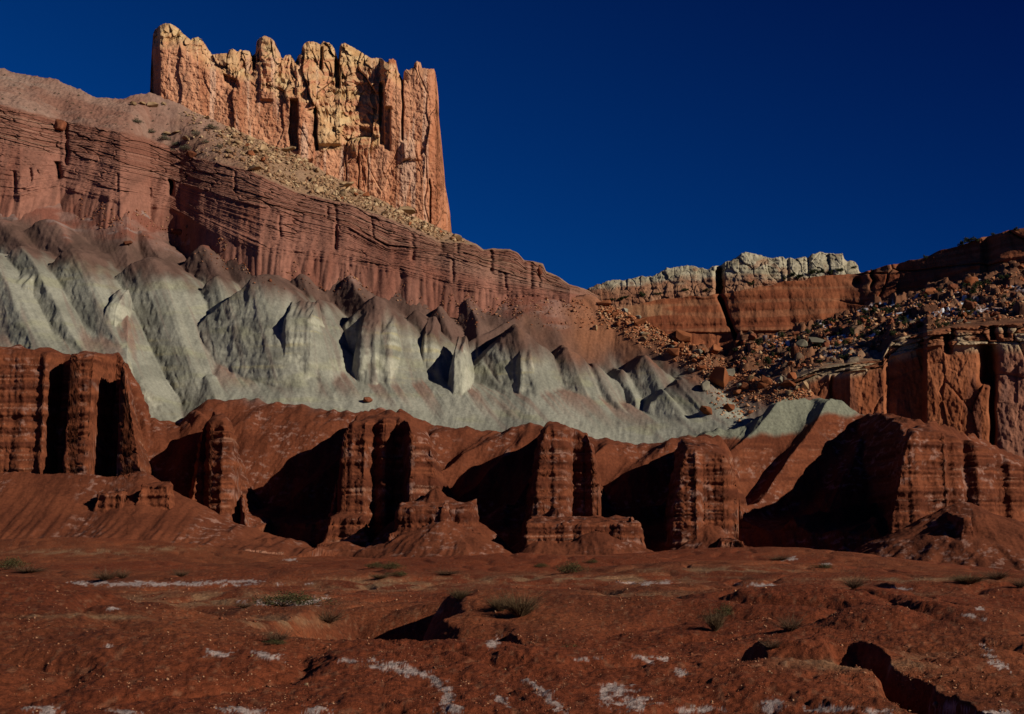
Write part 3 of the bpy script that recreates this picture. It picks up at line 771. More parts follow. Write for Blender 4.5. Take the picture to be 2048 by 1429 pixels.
def build_castle():
    pxs = np.arange(296, 902.5, 0.75)
    nr = 520
    top = pl(pxs, CTOP); base = pl(pxs, CBASE) + 30
    top = top + 1.2 * n2(pxs * 0.25, pxs * 0, 181)
    top = np.minimum(top, base - 2)
    f = np.linspace(0, 1, nr)
    py = base[:, None] + (top - base)[:, None] * f[None, :]
    px = np.broadcast_to(pxs[:, None], py.shape)
    Y0 = pl(pxs, [(296, 291), (320, 289), (600, 291), (902, 295)])[:, None]
    X = (px - CX) / F * Y0; Z = (HZ - py) / F * Y0
    # distance to the outline, on a coarse pixel mask
    W, H = 310, 232
    gx = np.arange(W) * 2 + 290; gy = np.arange(H) * 2 + 40
    inside = gy[:, None] >= pl(gx, CTOP)[None, :]
    inside &= (gx >= 301)[None, :] & (gx <= 902)[None, :]
    dist = np.zeros((H, W), np.float32); cur = inside.copy()
    for k in range(26):
        dist += cur
        n = cur.copy()
        n[1:] &= cur[:-1]; n[:, 1:] &= cur[:, :-1]; n[:, :-1] &= cur[:, 1:]
        if k % 2: n[1:, 1:] &= cur[:-1, :-1]; n[1:, :-1] &= cur[:-1, 1:]
        cur = n
    for _ in range(2):
        d = np.pad(dist, 1, mode='edge')
        dist = (d[1:-1, 1:-1] * 2 + d[:-2, 1:-1] + d[2:, 1:-1] + d[1:-1, :-2] + d[1:-1, 2:]) / 6
    ix = np.clip((px - 290) / 2, 0, W - 1.01); iy = np.clip((py - 40) / 2, 0, H - 1.01)
    i0 = ix.astype(int); j0 = iy.astype(int); fx = ix - i0; fy = iy - j0
    dd = (dist[j0, i0] * (1 - fx) * (1 - fy) + dist[j0, i0 + 1] * fx * (1 - fy) + dist[j0 + 1, i0] * (1 - fx) * fy + dist[j0 + 1, i0 + 1] * fx * fy) * 2 * 0.103
    R = 2.6
    rnd = R - np.sqrt(np.maximum(R * R - np.maximum(R - dd, 0) ** 2, 0))
    upb = pl(pxs, CUP)[:, None]
    up = sst(-14, 10, upb - py + 10 * n2(X * 0.25, Z * 0.25, 182))
    setback = np.maximum(upb - py, 0) * 0.103 * 0.34
    # blocks of the broken upper part
    wx = X + 1.0 * n2(X * 0.25, Z * 0.2, 183); wz = Z + 1.2 * n2(X * 0.2, Z * 0.25, 184)
    f1, f2, a1, a2, fa = worley(wx * 0.17, wz * 0.085, 7, facet=True)
    g1, g2, b1, b2, fb_ = worley(wx * 0.38 + 3, wz * 0.2, 9, facet=True)
    e1, e2, d1, d2, fd = worley(wx * 1.3 + 5, wz * 0.7, 10, facet=True)
    crk = sst(-0.1, 0.4, n2(X * 0.2, Z * 0.2, 192))
    blk = a1 * 1.5 + fa * 2.0 + b1 * 0.6 + fb_ * 1.0 + d1 * 0.4 + fd * 0.65
    blk = blk - (0.5 * sst(0.06, 0.0, f2 - f1) + 0.2 * sst(0.06, 0, g2 - g1)) * crk
    # panels of the lower wall
    h1, h2, p1, p2, fp = worley(X * 0.10 + 0.12 * n2(X * 0.2, Z * 0.15, 186), Z * 0.022 + 3, 13, facet=True)
    k1, k2, q1, q2, fq = worley(X * 0.28 + 0.12 * n2(X * 0.3, Z * 0.2, 187), Z * 0.05, 17, facet=True)
    rt = sst(600, 720, px)
    pan = p1 * 1.1 + fp * 1.2 - 0.35 * sst(0.03, 0.0, h2 - h1) * (0.3 + 0.7 * rt) + (q1 * 0.4 + fq * 0.5 - 0.3 * sst(0.03, 0, k2 - k1) * sst(0.5, 0.7, q2)) * (0.35 + 0.65 * rt)
    pan = pan + 0.35 * n2(X * 0.3, Z * 0.05, 188) + 0.15 * d1 * sst(0.5, 0.8, d2) + 0.15 * fd
    rel = pan * (1 - up) + (blk - 0.9) * up - setback - rnd
    rel = rel + 0.18 * fb2(X * 0.9, Z * 0.9, 4, 189, 0.55)
    # named clefts and slabs of this wall
    pj = px + 2.5 * n2(Z * 0.3, X * 0.05, 190)
    def band(a, b, c, d, s=2.0):
        return sst(a - s, a + s, pj) * (1 - sst(b - s, b + s, pj)) * sst(c - 4, c + 4, py) * (1 - sst(d - 4, d + 4, py))
    rel = rel - 2.6 * band(580, 596, 200, 300) + 1.0 * band(596, 628, 200, 320)
    rel = rel - 3.0 * band(759, 768, 165, 290) - 1.8 * band(768, 781, 215, 300)
    rel = rel - 1.8 * band(803, 807, 136, 280, 1.5) - 2.0 * band(630, 635, 215, 300, 1.5)
    rel = rel - 2.6 * band(300, 318, 40, 240, 2.5) - 3 * band(505, 512, 90, 140, 1.5) - 3.5 * band(671, 680, 85, 175, 2)
    rel = rel - 2.5 * band(640, 646, 95, 140, 1.5) - 2.0 * band(593, 600, 104, 130, 1.5)
    rel = rel - 1.6 * sst(445, 452, pj) * (1 - sst(472, 478, pj)) * sst(-3, 2, py - (148 + (px - 445) * 0.45)) * (1 - sst(8, 24, py - (148 + (px - 445) * 0.45)))
    rel = rel + 1.6 * band(632, 682, 214, 290, 3) - 0.7 * band(690, 693, 300, 420, 1) - 0.8 * band(716, 718, 290, 400, 1) - 0.7 * band(735, 737, 300, 400, 1)
    rel = rel - 1.2 * band(858, 861, 360, 450, 1) + 1.2 * band(806, 838, 285, 320, 4)
    rel = rel + 0.9 * band(520, 548, 70, 200, 3) - 0.8 * band(552, 592, 110, 190, 3)
    # cap ledges in the upper blocks
    rel = rel + up * 0.45 * n2(Z * 0.75, X * 0.05, 191)
    bulge = 1.5 * sst(302, 318, px)
    rel = rel - 3.0 * sst(872, 905, px) ** 1.0
    s = 1 - rel / Y0
    P = np.stack([X * s, Y0 * s + 0 * X, Z * s], -1)
    # colour
    c = mix((0.41, 0.165, 0.085), (0.54, 0.255, 0.142), sst(-0.5, 0.5, fb2(X * 0.25, Z * 0.06, 4, 193)))
    c = mix(c, (0.62, 0.42, 0.30), sst(0.25, 0.6, fb2(X * 0.55, Z * 0.03, 3, 195)) * 0.55)
    c = mix(c, (0.30, 0.14, 0.085), sst(0.25, 0.6, fb2(X * 0.4, Z * 0.05, 4, 197)) * 0.6)
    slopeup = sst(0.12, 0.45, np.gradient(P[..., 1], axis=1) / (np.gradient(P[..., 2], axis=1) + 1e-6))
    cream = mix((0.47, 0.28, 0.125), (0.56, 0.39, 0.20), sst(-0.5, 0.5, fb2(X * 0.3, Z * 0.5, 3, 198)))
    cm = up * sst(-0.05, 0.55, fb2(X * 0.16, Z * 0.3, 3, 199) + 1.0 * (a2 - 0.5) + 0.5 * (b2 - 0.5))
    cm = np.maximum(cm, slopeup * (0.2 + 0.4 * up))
    yb = band(636, 682, 214, 300, 4) * 0.8 + band(440, 480, 105, 150, 6) * 0.7 + band(680, 740, 90, 135, 6) * 0.9 + band(605, 670, 85, 120, 5) * 0.8 + band(310, 352, 45, 85, 5) * 0.8
    cm = np.clip(np.maximum(cm, yb), 0, 1)
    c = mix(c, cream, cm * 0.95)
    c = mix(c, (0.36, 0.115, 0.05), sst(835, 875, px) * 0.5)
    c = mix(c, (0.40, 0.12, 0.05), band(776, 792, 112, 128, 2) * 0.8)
    # back of the butte closes the solid
    back = P.copy()
    thick = 15 * np.sqrt(np.clip(dd / 3.0, 0.02, 1))
    sb = (Y0 + 4 + thick + 1.2 * fb2(X * 0.3, Z * 0.3, 3, 200)) / Y0
    back[..., 1] = Y0 * sb
    back[..., 0] = X; back[..., 2] = Z
    nc = len(pxs)
    V = np.concatenate([P.reshape(-1, 3), back[::2, ::2].reshape(-1, 3)])
    bc, br = back[::2, ::2].shape[:2]
    off = nc * nr
    Q = [grid_quads(nc, nr), grid_quads(bc, br, off, True)]
    # rims: top, left, right (back grid has every second vertex)
    T = []
    def stitch(fr, bk):
        fr = np.asarray(fr); bk = np.asarray(bk)
        n = len(bk) - 1
        for i in range(n):
            a, m, b = fr[2 * i], fr[2 * i + 1], fr[min(2 * i + 2, len(fr) - 1)]
            T.append((a, m, bk[i])); T.append((m, bk[i + 1], bk[i])); T.append((m, b, bk[i + 1]))
        for j in range(2 * n, len(fr) - 1):
            T.append((fr[j], fr[j + 1], bk[-1]))
    stitch(np.arange(nc) * nr + nr - 1, off + np.arange(bc) * br + br - 1)
    stitch(np.arange(nr), off + np.arange(br))
    stitch((nc - 1) * nr + np.arange(nr), off + (bc - 1) * br + np.arange(br))
    C = np.concatenate([c.reshape(-1, 3), c[::2, ::2].reshape(-1, 3)])
    LAYERS.append(P)
    C = np.clip(C * 1.13, 0, 0.8)
    return dict(name="sandstone_butte", V=V, quads=np.concatenate(Q), tris=np.array(T), color=C)


# ------------------------------------------------------------------ the right side: near wall, snowy slope, far red cliff, white domes
def build_mesa():
    pxs = np.concatenate([np.arange(1130, 2190, 1.25), np.arange(2190, 2700, 8)])
    y0 = [(1100, 380), (1500, 352), (1590, 343), (1690, 340), (1700, 338.5), (1768, 337.5), (1777, 341), (1846, 340), (1854, 334), (1956, 332), (1990, 331.5), (2060, 329), (2200, 326)]
    M0 = [(1100, 920), (1560, 920), (1800, 915), (1960, 915), (2200, 955)]
    M1 = [(1100, 815), (1500, 805), (1588, 768), (1632, 752), (1711, 742), (1764, 736), (1781, 715), (1869, 692), (1960, 690), (2048, 690), (2200, 690)]
    M2 = [(1100, 800), (1500, 790), (1588, 757), (1632, 739), (1711, 726), (1764, 719), (1781, 686), (1800, 676), (1869, 660), (1922, 654), (1974, 651), (2048, 646), (2200, 640)]
    M3 = [(1100, 745), (1457, 745), (1588, 706), (1742, 655), (1895, 605), (2048, 582), (2200, 560)]
    M4 = [(1100, 692), (1300, 690), (1457, 704), (1483, 678), (1588, 660), (1660, 640), (1742, 608), (1895, 568), (2048, 530), (2200, 492)]
    M5 = [(1100, 622), (1251, 616), (1317, 603), (1457, 586), (1545, 568), (1716, 546), (1808, 526), (1860, 511), (1917, 491), (1975, 472), (2027, 458), (2048, 456), (2200, 420)]
    ad = lambda k: [(p, v + k) for p, v in y0]
    y3 = [(1100, 440), (1600, 425), (2200, 405)]
    y4 = [(1100, 522), (1440, 520), (1480, 517), (1700, 515), (1760, 511), (1790, 509), (1800, 509), (1860, 500), (1960, 486), (1975, 488), (2000, 480), (2200, 462)]
    y5 = [(p, v + 9) for p, v in y4]
    y6 = [(p, v + 150) for p, v in y4]
    M6 = [(p, v + 14) for p, v in M5]
    P, v = loft(pxs, [(M0, y0), (M1, ad(3)), (M2, ad(6)), (M3, y3), (M4, y4), (M5, y5), (M6, y6)], [230, 70, 110, 110, 150, 14])
    v = np.broadcast_to(v[None, :], P.shape[:2])
    X, Y, Z = P[..., 0], P[..., 1], P[..., 2]
    q = CX + F * X / Y
    w1 = 1 - sst(0.97, 1.03, v); w2 = sst(0.97, 1.03, v) * (1 - sst(1.97, 2.03, v)); sl = sst(1.97, 2.05, v) * (1 - sst(3.95, 4.02, v)); fc = sst(3.95, 4.02, v) * (1 - sst(5.0, 5.03, v))
    h1, h2, p1, p2, fp = worley(X * 0.10 + 0.2 * n2(X * 0.1, Z * 0.08, 211), Z * 0.03, 23, facet=True)
    g1, g2, b1, b2, fg = worley(X * 0.26, Z * 0.09, 25, facet=True)
    wallr = p1 * 0.9 + 0.7 * fp - 0.3 * sst(0.04, 0, h2 - h1) + b1 * 0.25 + fg * 0.4 + 0.45 * n2(X * 0.2, Z * 0.06, 212) + 0.25 * fb2(X * 0.7, Z * 0.4, 3, 213)
    c1_, c2_, e1, e2 = worley(X * 0.16, v * 3.2 + 0.3, 27)
    cap = e1 * 2.6 - 1.0 + 0.8 * (1 - c1_) - 1.2 * sst(0.10, 0, c2_ - c1_) + 0.4 * fb2(X * 0.7, v * 6, 3, 214)
    farr = 1.4 * n2(X * 0.06, Z * 0.03, 215) + 0.6 * fb2(X * 0.2, Z * 0.1, 4, 216) + 0.4 * np.tanh(2 * n2(Z * 0.35 + 0.3 * n2(X * 0.03, Z * 0.1, 209), X * 0.012, 210))
    m1, m2, r1, r2 = worley(X * 0.035 + 0.3 * n2(X * 0.05, Z * 0.05, 217), Z * 0.06, 29)
    farr = farr + sst(1640, 1780, q) * (r1 * 3 - 1.5 * sst(0.06, 0, m2 - m1)) + 1.5 * sst(0.2, 0.5, n2(Z * 0.25, X * 0.01, 218)) * sst(4.6, 4.2, v)
    cleft = 1436 + (v - 5) * -38
    farr = farr - 9 * np.exp(-((q - (1438 + (5 - v) * 40)) / (2.2 + 4 * np.clip(v - 4.3, 0, 1))) ** 2)
    farr = farr - 4 * gs(q, 1745 + 8 * n2(v * 4, v * 0, 219), 4) * sst(4.3, 4.6, v) - 5 * gs(q, 1716, 10) * gs(v, 4.75, 0.1)
    out = w1 * wallr + w2 * cap + fc * farr
    for (pc, w, va, vb, dep) in [(1975, 13, 0.62, 1.06, 8), (1984, 5, 0.05, 0.8, 5), (1895, 6, 0.9, 1.7, 5), (1905, 4, 1.3, 2.0, 3), (1985, 6, 1.2, 2.0, 4), (2012, 5, 1.3, 1.95, 3), (1662, 3, 0.3, 1.0, 2.5)]:
        out = out - dep * gs(q, pc + 4 * n2(v * 4, pc + 0 * v, 221), w) * sst(va, va + 0.08, v) * (1 - sst(vb - 0.08, vb, v))
    s = 1 - out / Y
    P = P * s[..., None]
    # benches, ledges and rubble of the slope
    f1, f2, a1, a2 = worley(X * 0.16 + 0.4 * n2(X * 0.2, Y * 0.1, 222), Y * 0.075, 31)
    k1, k2, l1, l2 = worley(X * 0.42, Y * 0.2, 33)
    rub = (a1 ** 4) * 3.0 * sst(0.02, 0.25, f2 - f1) + l1 ** 3 * 1.5 * sst(0.02, 0.25, k2 - k1) + 0.8 * fb2(X * 0.15, Y * 0.1, 4, 223)
    bench = 2.2 * n2(Y * 0.05 + 0.4 * n2(X * 0.03, Y * 0.02, 224), X * 0.012, 225)
    P[..., 2] += sl * (rub * sst(2.0, 2.2, v) + bench * sst(2.1, 2.5, v) * sst(3.95, 3.6, v))
    P[..., 2] += fc * sst(4.9, 5.0, v) * 0.8 * fb2(X * 0.12, v * 0, 3, 226)
    # colour
    c = mix((0.235, 0.073, 0.030), (0.33, 0.115, 0.050), sst(-0.5, 0.5, fb2(X * 0.1, Z * 0.1, 4, 231)))
    c = mix(c, (0.115, 0.045, 0.03), sst(0.1, 0.5, fb2(X * 0.3, Z * 0.03, 4, 233)) * 0.6)
    c = mix(c, (0.28, 0.15, 0.11), sst(1985, 2010, q) * (1 - sst(0.9, 1.0, v)) * 0.5)
    cp = mix((0.24, 0.09, 0.042), (0.42, 0.30, 0.18), sst(-0.1, 0.4, 1.2 * (e2 - 0.5) + 0.5 * fb2(X * 0.12, Z * 0.2, 3, 235)))
    c = mix(c, cp, sst(0.9, 1.0, v))
    so = mix((0.10, 0.042, 0.023), (0.18, 0.08, 0.042), sst(-0.4, 0.4, fb2(X * 0.2, Y * 0.15, 4, 236)))
    so = mix(so, (0.33, 0.26, 0.17), sst(0.55, 0.8, a2) * sst(3.3, 2.2, v) * 0.75)
    so = mix(so, (0.27, 0.12, 0.06), sst(0.45, 0.7, l2) * 0.6)
    snow = sst(0.22, 0.4, fb2(X * 0.45, Y * 0.12, 4, 238, 0.7) + 0.25 * n2(X * 0.02, Y * 0.01, 239)) * sst(0.35, 0.2, a1) * sst(2.1, 2.5, v) * sst(3.98, 3.6, v) * sst(1480, 1600, q)
    so = mix(so, (0.72, 0.76, 0.82), snow * 0.9)
    c = mix(c, so, sst(1.96, 2.06, v))
    fcol = mix((0.19, 0.055, 0.024), (0.27, 0.088, 0.038), sst(-0.5, 0.5, fb2(X * 0.05, Z * 0.12, 4, 241)))
    fcol = mix(fcol, (0.33, 0.17, 0.085), sst(0.1, 0.5, fb2(X * 0.03, Z * 0.16, 3, 242)) * sst(1480, 1300, q) * 0.8)
    fcol = mix(fcol, (0.30, 0.13, 0.065), sst(0.15, 0.5, n2(Z * 0.5 + 0.4 * n2(X * 0.03, Z * 0.1, 207), X * 0.012, 208)) * 0.5)
    fcol = mix(fcol, (0.13, 0.04, 0.02), sst(0.1, 0.5, fb2(X * 0.35, Z * 0.02, 3, 243)) * 0.5)
    fcol = mix(fcol, (0.22, 0.12, 0.065), sst(0.15, 0.5, fb2(X * 0.04, Z * 0.07, 3, 244)) * sst(1640, 1780, q) * 0.6)
    c = mix(c, fcol, sst(3.95, 4.02, v))
    c = mix(c, (0.34, 0.20, 0.12), sst(4.99, 5.05, v) * 0.7)
    LAYERS.append(P)
    return dict(name="right_mesa", V=P, quads=grid_quads(*P.shape[:2]), color=c)


def build_domes():
    pxs = np.arange(1140, 1800, 0.8)
    D0 = [(1100, 680), (1216, 640), (1360, 625), (1431, 612), (1545, 590), (1716, 566), (1800, 560)]
    D1 = [(1100, 640), (1170, 606), (1194, 600), (1290, 590), (1360, 580), (1391, 578), (1457, 576), (1545, 562), (1716, 548), (1800, 556)]
    D2 = [(1100, 640), (1150, 604), (1170, 583), (1176, 577), (1194, 568), (1240, 560), (1290, 553), (1310, 550), (1334, 536), (1360, 533), (1391, 532), (1403, 536), (1413, 539), (1425, 532), (1440, 533), (1450, 525), (1457, 521), (1468, 516), (1483, 508), (1497, 506), (1510, 507), (1527, 512), (1545, 519), (1550, 517), (1558, 514), (1566, 516), (1571, 521), (1580, 516), (1610, 515),
          (1616, 518), (1626, 510), (1641, 506), (1660, 506), (1685, 507), (1688, 518), (1694, 524), (1700, 522), (1711, 526), (1716, 532), (1718, 543), (1740, 560), (1800, 570)]
    yb = [(1100, 700), (1300, 694), (1430, 690), (1440, 700), (1450, 690), (1800, 684)]
    ad = lambda k: [(p, v + k) for p, v in yb]
    P, v = loft(pxs, [(D0, yb), (D1, ad(4)), (D2, ad(14)), ([(p, y + 8) for p, y in D2], ad(60))], [60, 170, 20])
    v = np.broadcast_to(v[None, :], P.shape[:2])
    X, Y, Z = P[..., 0], P[..., 1], P[..., 2]
    q = CX + F * X / Y
    f1, f2, a1, a2, fa = worley(X * 0.085 + 0.25 * n2(X * 0.1, Z * 0.1, 251), Z * 0.035, 37, facet=True)
    g1, g2, b1, b2, fb_ = worley(X * 0.2, Z * 0.11 + 0.3 * n2(X * 0.2, Z * 0.2, 252), 39, facet=True)
    w = 1 - sst(1.97, 2.05, v)
    big = sst(1400, 1440, q)
    out = w * ((a1 * 2.6 + 3 * (1 - f1 ** 2) + 1.5 * fa - 0.4 * sst(0.05, 0, f2 - f1)) * (0.25 + 0.6 * big) + b1 * 0.9 + fb_ * 1.2 + 0.7 * (1 - g1 ** 2) - 0.4 * sst(0.06, 0, g2 - g1) + 0.6 * fb2(X * 0.3, Z * 0.3, 3, 253) + 0.7 * n2(Z * 0.45, X * 0.02, 249))
    out = out - 10 * gs(q, 1437 + 3 * n2(v * 4, v * 0, 254), 6) * (1 - sst(1.7, 1.9, v)) - 2 * gs(q, 1576, 3) * w - 2 * gs(q, 1617, 3) * w
    P = P * (1 - out / Y)[..., None]
    P[..., 2] += sst(1.9, 2.0, v) * 0.8 * fb2(X * 0.25, v * 0, 3, 255)
    c = mix((0.31, 0.265, 0.175), (0.43, 0.375, 0.26), sst(-0.5, 0.5, fb2(X * 0.12, Z * 0.2, 4, 256)))
    low = pl(q, [(1100, 572), (1194, 578), (1250, 572), (1290, 568), (1340, 562), (1391, 558), (1430, 560), (1440, 556), (1470, 553), (1545, 556), (1800, 556)])
    zl = (HZ - low) / F * Y
    r = sst(2.0, -2.0, Z - zl + 2.0 * fb2(X * 0.1, Z * 0.2, 3, 257))
    r = np.maximum(r, sst(0.4, 0.7, fb2(X * 0.1, Z * 0.12, 3, 258)) * 0.6)
    c = mix(c, mix((0.24, 0.09, 0.045), (0.32, 0.15, 0.08), sst(-0.3, 0.3, n2(X * 0.1, Z * 0.1, 259))), r * 0.9)
    LAYERS.append(P)
    return dict(name="white_domes", V=P, quads=grid_quads(*P.shape[:2]), color=c)


jobs = [build_ground, build_red, build_grey, build_cliff, build_castle, build_mesa, build_domes]
with ThreadPoolExecutor(4) as ex:                    # the arrays are computed side by side, the meshes made afterwards
    arrays = list(ex.map(lambda f: f(), jobs))
me_ground, me_red, me_grey, me_cliff, me_castle, me_mesa, me_domes = [raw_mesh(**a) for a in arrays]
tag(put("ground", me_ground, M_ground), kind="structure")
base_v = [(-3000, -400, -5.5), (3000, -400, -5.5), (3000, 4500, -5.5), (-3000, 4500, -5.5)]
tag(put("desert_floor", raw_mesh("desert_floor", base_v, [(0, 1, 2, 3)]), M_redstone), kind="structure")
tag(put("red_hills", me_red, M_red), kind="structure")
tag(put("grey_hills", me_grey, M_grey), kind="structure")
tag(put("cliff_terrain", me_cliff, M_cliff), kind="structure")
tag(put("sandstone_butte", me_castle, M_castle), "cream and orange sandstone butte with castle-like crags standing on the ridge top", "rock butte")
tag(put("mesa_terrain", me_mesa, M_mesa), kind="structure")
tag(put("white_dome_ridge", me_domes, M_mesa), "far ridge of rounded white sandstone domes over a red band", "rock ridge")


# ------------------------------------------------------------------ what each sight line meets first: used to stand things on the terrain
ZW, ZH = 1130, 760
_zb = np.full(ZW * ZH, np.inf)
for P in LAYERS:
    p = P.reshape(-1, 3)
    ix = np.floor((CX + F * p[:, 0] / p[:, 1]) / 2 + 50).astype(int); iy = np.floor((HZ - F * p[:, 2] / p[:, 1]) / 2 + 10).astype(int)
    ok = (ix >= 0) & (ix < ZW) & (iy >= 0) & (iy < ZH)
    k = (iy * ZW + ix)[ok]; y = p[ok, 1]
    o = np.argsort(-y, kind='stable')
    t = np.full(ZW * ZH, np.inf); t[k[o]] = y[o]
    _zb = np.minimum(_zb, t)
_zb = _zb.reshape(ZH, ZW)


def stand(px, py):
    """The terrain point behind a pixel of the 2048 frame."""
    ix = int(px / 2 + 50); iy = int(py / 2 + 10)
    w = _zb[max(iy - 1, 0):iy + 2, max(ix - 1, 0):ix + 2]
    w = w[np.isfinite(w)]
    if len(w) == 0: return None
    return at(px, py, float(np.median(w)))


rng = np.random.default_rng(23)


# ------------------------------------------------------------------ boulders
def boulder_mesh(name, seed, mat, flat=1.0):
    r = np.random.default_rng(seed)
    bm = bmesh.new()
    n = 15
    pts = r.normal(size=(n, 3))
    pts /= np.linalg.norm(pts, axis=1, keepdims=True)
    pts *= r.uniform(0.72, 1.05, (n, 1))
    sg = np.sign(pts); pts = sg * np.abs(pts) ** 0.75
    pts *= np.array([0.5, 0.42, 0.42 * flat])
    for p in pts: bm.verts.new(p)
    h = bmesh.ops.convex_hull(bm, input=bm.verts)
    bmesh.ops.delete(bm, geom=[g for g in h['geom_interior'] if isinstance(g, bmesh.types.BMVert)], context='VERTS')
    bmesh.ops.bevel(bm, geom=list(bm.edges), offset=0.025, segments=1, affect='EDGES', clamp_overlap=True)
    bmesh.ops.triangulate(bm, faces=bm.faces[:])
    bmesh.ops.subdivide_edges(bm, edges=bm.edges[:], cuts=1)
    bm.verts.ensure_lookup_table()
    co = np.array([v.co for v in bm.verts])
    d = 0.05 * fb3(co[:, 0] * 3 + seed, co[:, 1] * 3, co[:, 2] * 4, 3, seed % 40)
    for v, k in zip(bm.verts, d): v.co *= (1 + float(k))
    me = bpy.data.meshes.new(name)
    bm.to_mesh(me); bm.free()
    me.materials.append(mat)
    return me


BM = {k: [boulder_mesh("boulder", 100 * i + j, m, f) for j, f in enumerate((1.0, 0.75, 1.0, 0.6, 0.85))]
      for i, (k, m) in enumerate({'tan': M_tan, 'orange': M_orange, 'red': M_redstone, 'pale': M_pale}.items())}
boulder_protos = {}


def boulder(px, py, w, kind, label, group=None, h=None, name="boulder"):
    p = stand(px, py)
    if p is None: return None
    key = (kind, int(rng.integers(0, 5)))
    if key not in boulder_protos:
        o = bpy.data.objects.new(name, BM[kind][key[1]]); boulder_protos[key] = o
    else:
        o = boulder_protos[key].copy()
        for k in ('label', 'category', 'group'):
            if k in o: del o[k]
        o.name = name
    COL.objects.link(o)
    sz = w * p.y / F
    hh = (h if h else w * rng.uniform(0.6, 0.95)) * p.y / F
    o.scale = (sz * 1.05, sz * rng.uniform(0.8, 1.1), hh * 1.2)
    o.rotation_euler = (rng.uniform(-0.3, 0.3), rng.uniform(-0.3, 0.3), rng.uniform(0, 6.28))
    o.location = (p.x, p.y, p.z + hh * 0.28)
    tag(o, label, "boulder" if name == "boulder" else "stone", group)
    return o


BIG = [  # px, py of the foot, width, height, colour, label
    (1440, 772, 44, 46, 'orange', "largest orange boulder on the rubble slope below the far red cliff"),
    (1415, 830, 34, 28, 'orange', "orange boulder at the foot of the rubble slope beside the grey saddle"),
    (1396, 704, 0, 0, 'orange', ""),
    (1350, 712, 30, 26, 'orange', "orange boulder in the middle of the rubble slope, casting a dark shadow to its left"),
    (1412, 780, 24, 24, 'pale', "pale grey boulder leaning left of the largest orange boulder"),
    (1482, 776, 20, 14, 'pale', "flat pale boulder just right of the largest orange boulder"),
    (1500, 762, 20, 18, 'tan', "tan angular boulder at the right part of the rubble slope"),
    (1528, 772, 28, 32, 'orange', "upright orange boulder near the right end of the rubble slope"),
    (1582, 762, 26, 26, 'orange', "orange boulder at the right tip of the rubble slope crest"),
    (1608, 778, 24, 16, 'tan', "tan boulder beside the dark base of the right red cliff"),
    (1558, 766, 18, 18, 'pale', "small pale boulder between two orange ones at the right end of the rubble"),
    (1366, 682, 36, 26, 'orange', "long dark orange boulder on the crest of the rubble slope"),
    (1428, 708, 44, 26, 'orange', "row-like orange outcrop boulder on the right part of the crest"),
    (1400, 700, 30, 14, 'orange', "flat orange boulder on the crest of the rubble slope"),
    (1212, 612, 30, 18, 'orange', "orange boulder at the top of the rubble slope beside the banded cliff end"),
    (1190, 660, 14, 10, 'tan', "small tan boulder on the pink slope under the cliff end"),
    (1280, 650, 40, 14, 'orange', "long low orange rock on the upper crest of the rubble slope"),
    (305, 214, 22, 11, 'tan', "pale flat boulder on the saddle left of the castle butte, biggest of three"),
    (286, 210, 15, 9, 'tan', "smaller pale boulder in the middle of three on the saddle"),
    (267, 210, 13, 8, 'tan', "leftmost of three pale boulders on the saddle left of the butte"),
    (328, 210, 11, 6, 'tan', "small pale slab right of the three saddle boulders"),
    (336, 270, 18, 9, 'tan', "yellow boulder low on the pink slope above the ledgy cliff edge"),
    (372, 280, 22, 9, 'tan', "flat yellow slab on the pink slope beside grey shrubs"),
    (352, 266, 16, 6, 'tan', "thin yellow slab on the pink slope above the other yellow rocks"),
    (508, 342, 30, 16, 'tan', "large yellow boulder at the lower edge of the castle rubble"),
    (812, 428, 34, 22, 'tan', "big squared tan block in the rubble under the right end of the butte"),
    (914, 480, 24, 12, 'tan', "isolated tan block on the skyline right of the castle butte"),
    (733, 395, 16, 16, 'orange', "rust coloured block standing at the foot of the butte"),
    (575, 305, 30, 14, 'tan', "tan slab leaning on the foot of the butte"),
    (690, 378, 40, 12, 'tan', "broad tan slab under the middle of the butte"),
    (355, 470, 26, 18, 'red', "dark brown block on the pink slope under the banded cliff"),
    (120, 262, 28, 34, 'red', "rounded red block perched on the cliff edge at the left"),
    (383, 313, 24, 12, 'red', "red block overhanging the cliff edge below the grey shrubs"),
    (255, 490, 18, 12, 'red', "dark overhanging rock on top of a grey spur"),
    (735, 806, 18, 18, 'red', "small dark red rock in the wash on the grey slope"),
    (1080, 548, 14, 16, 'red', "square block standing on the skyline end of the banded cliff"),
    (1640, 690, 46, 16, 'pale', "large pale slab on the snowy slope above the right cliff"),
    (1605, 694, 26, 18, 'pale', "rounded pale boulder left of the large pale slab"),
    (1765, 716, 0, 0, 'pale', "")]
for (px, py, w, h, k, lab) in BIG:
    if w: boulder(px, py, w * 1.15, k, lab, None, h * 1.15)


def scatter(n, regn, sizes, kinds, label, group):
    for i in range(n):
        for _ in range(30):
            px, py = regn()
            p = stand(px, py)
            if p is not None: break
        k = kinds[int(rng.integers(0, len(kinds)))]
        boulder(px, py, float(np.clip(rng.lognormal(math.log(sizes[0]), sizes[1]), 3.5, sizes[2])), k, label, group)


def reg_castle():
    px = rng.triangular(360, 640, 935)
    a = pl(px, R4) + 3; b = pl(px, R3) - 2
    return px, a + (b - a) * rng.beta(1.0, 1.5)


def reg_right():
    px = rng.uniform(1195, 1625)
    a = pl(px, PYT) + 2; b = pl(px, [(1195, 650), (1300, 700), (1380, 745), (1440, 830), (1480, 850), (1530, 810), (1625, 795)])
    return px, a + (b - a) * rng.beta(1.0, 1.4)


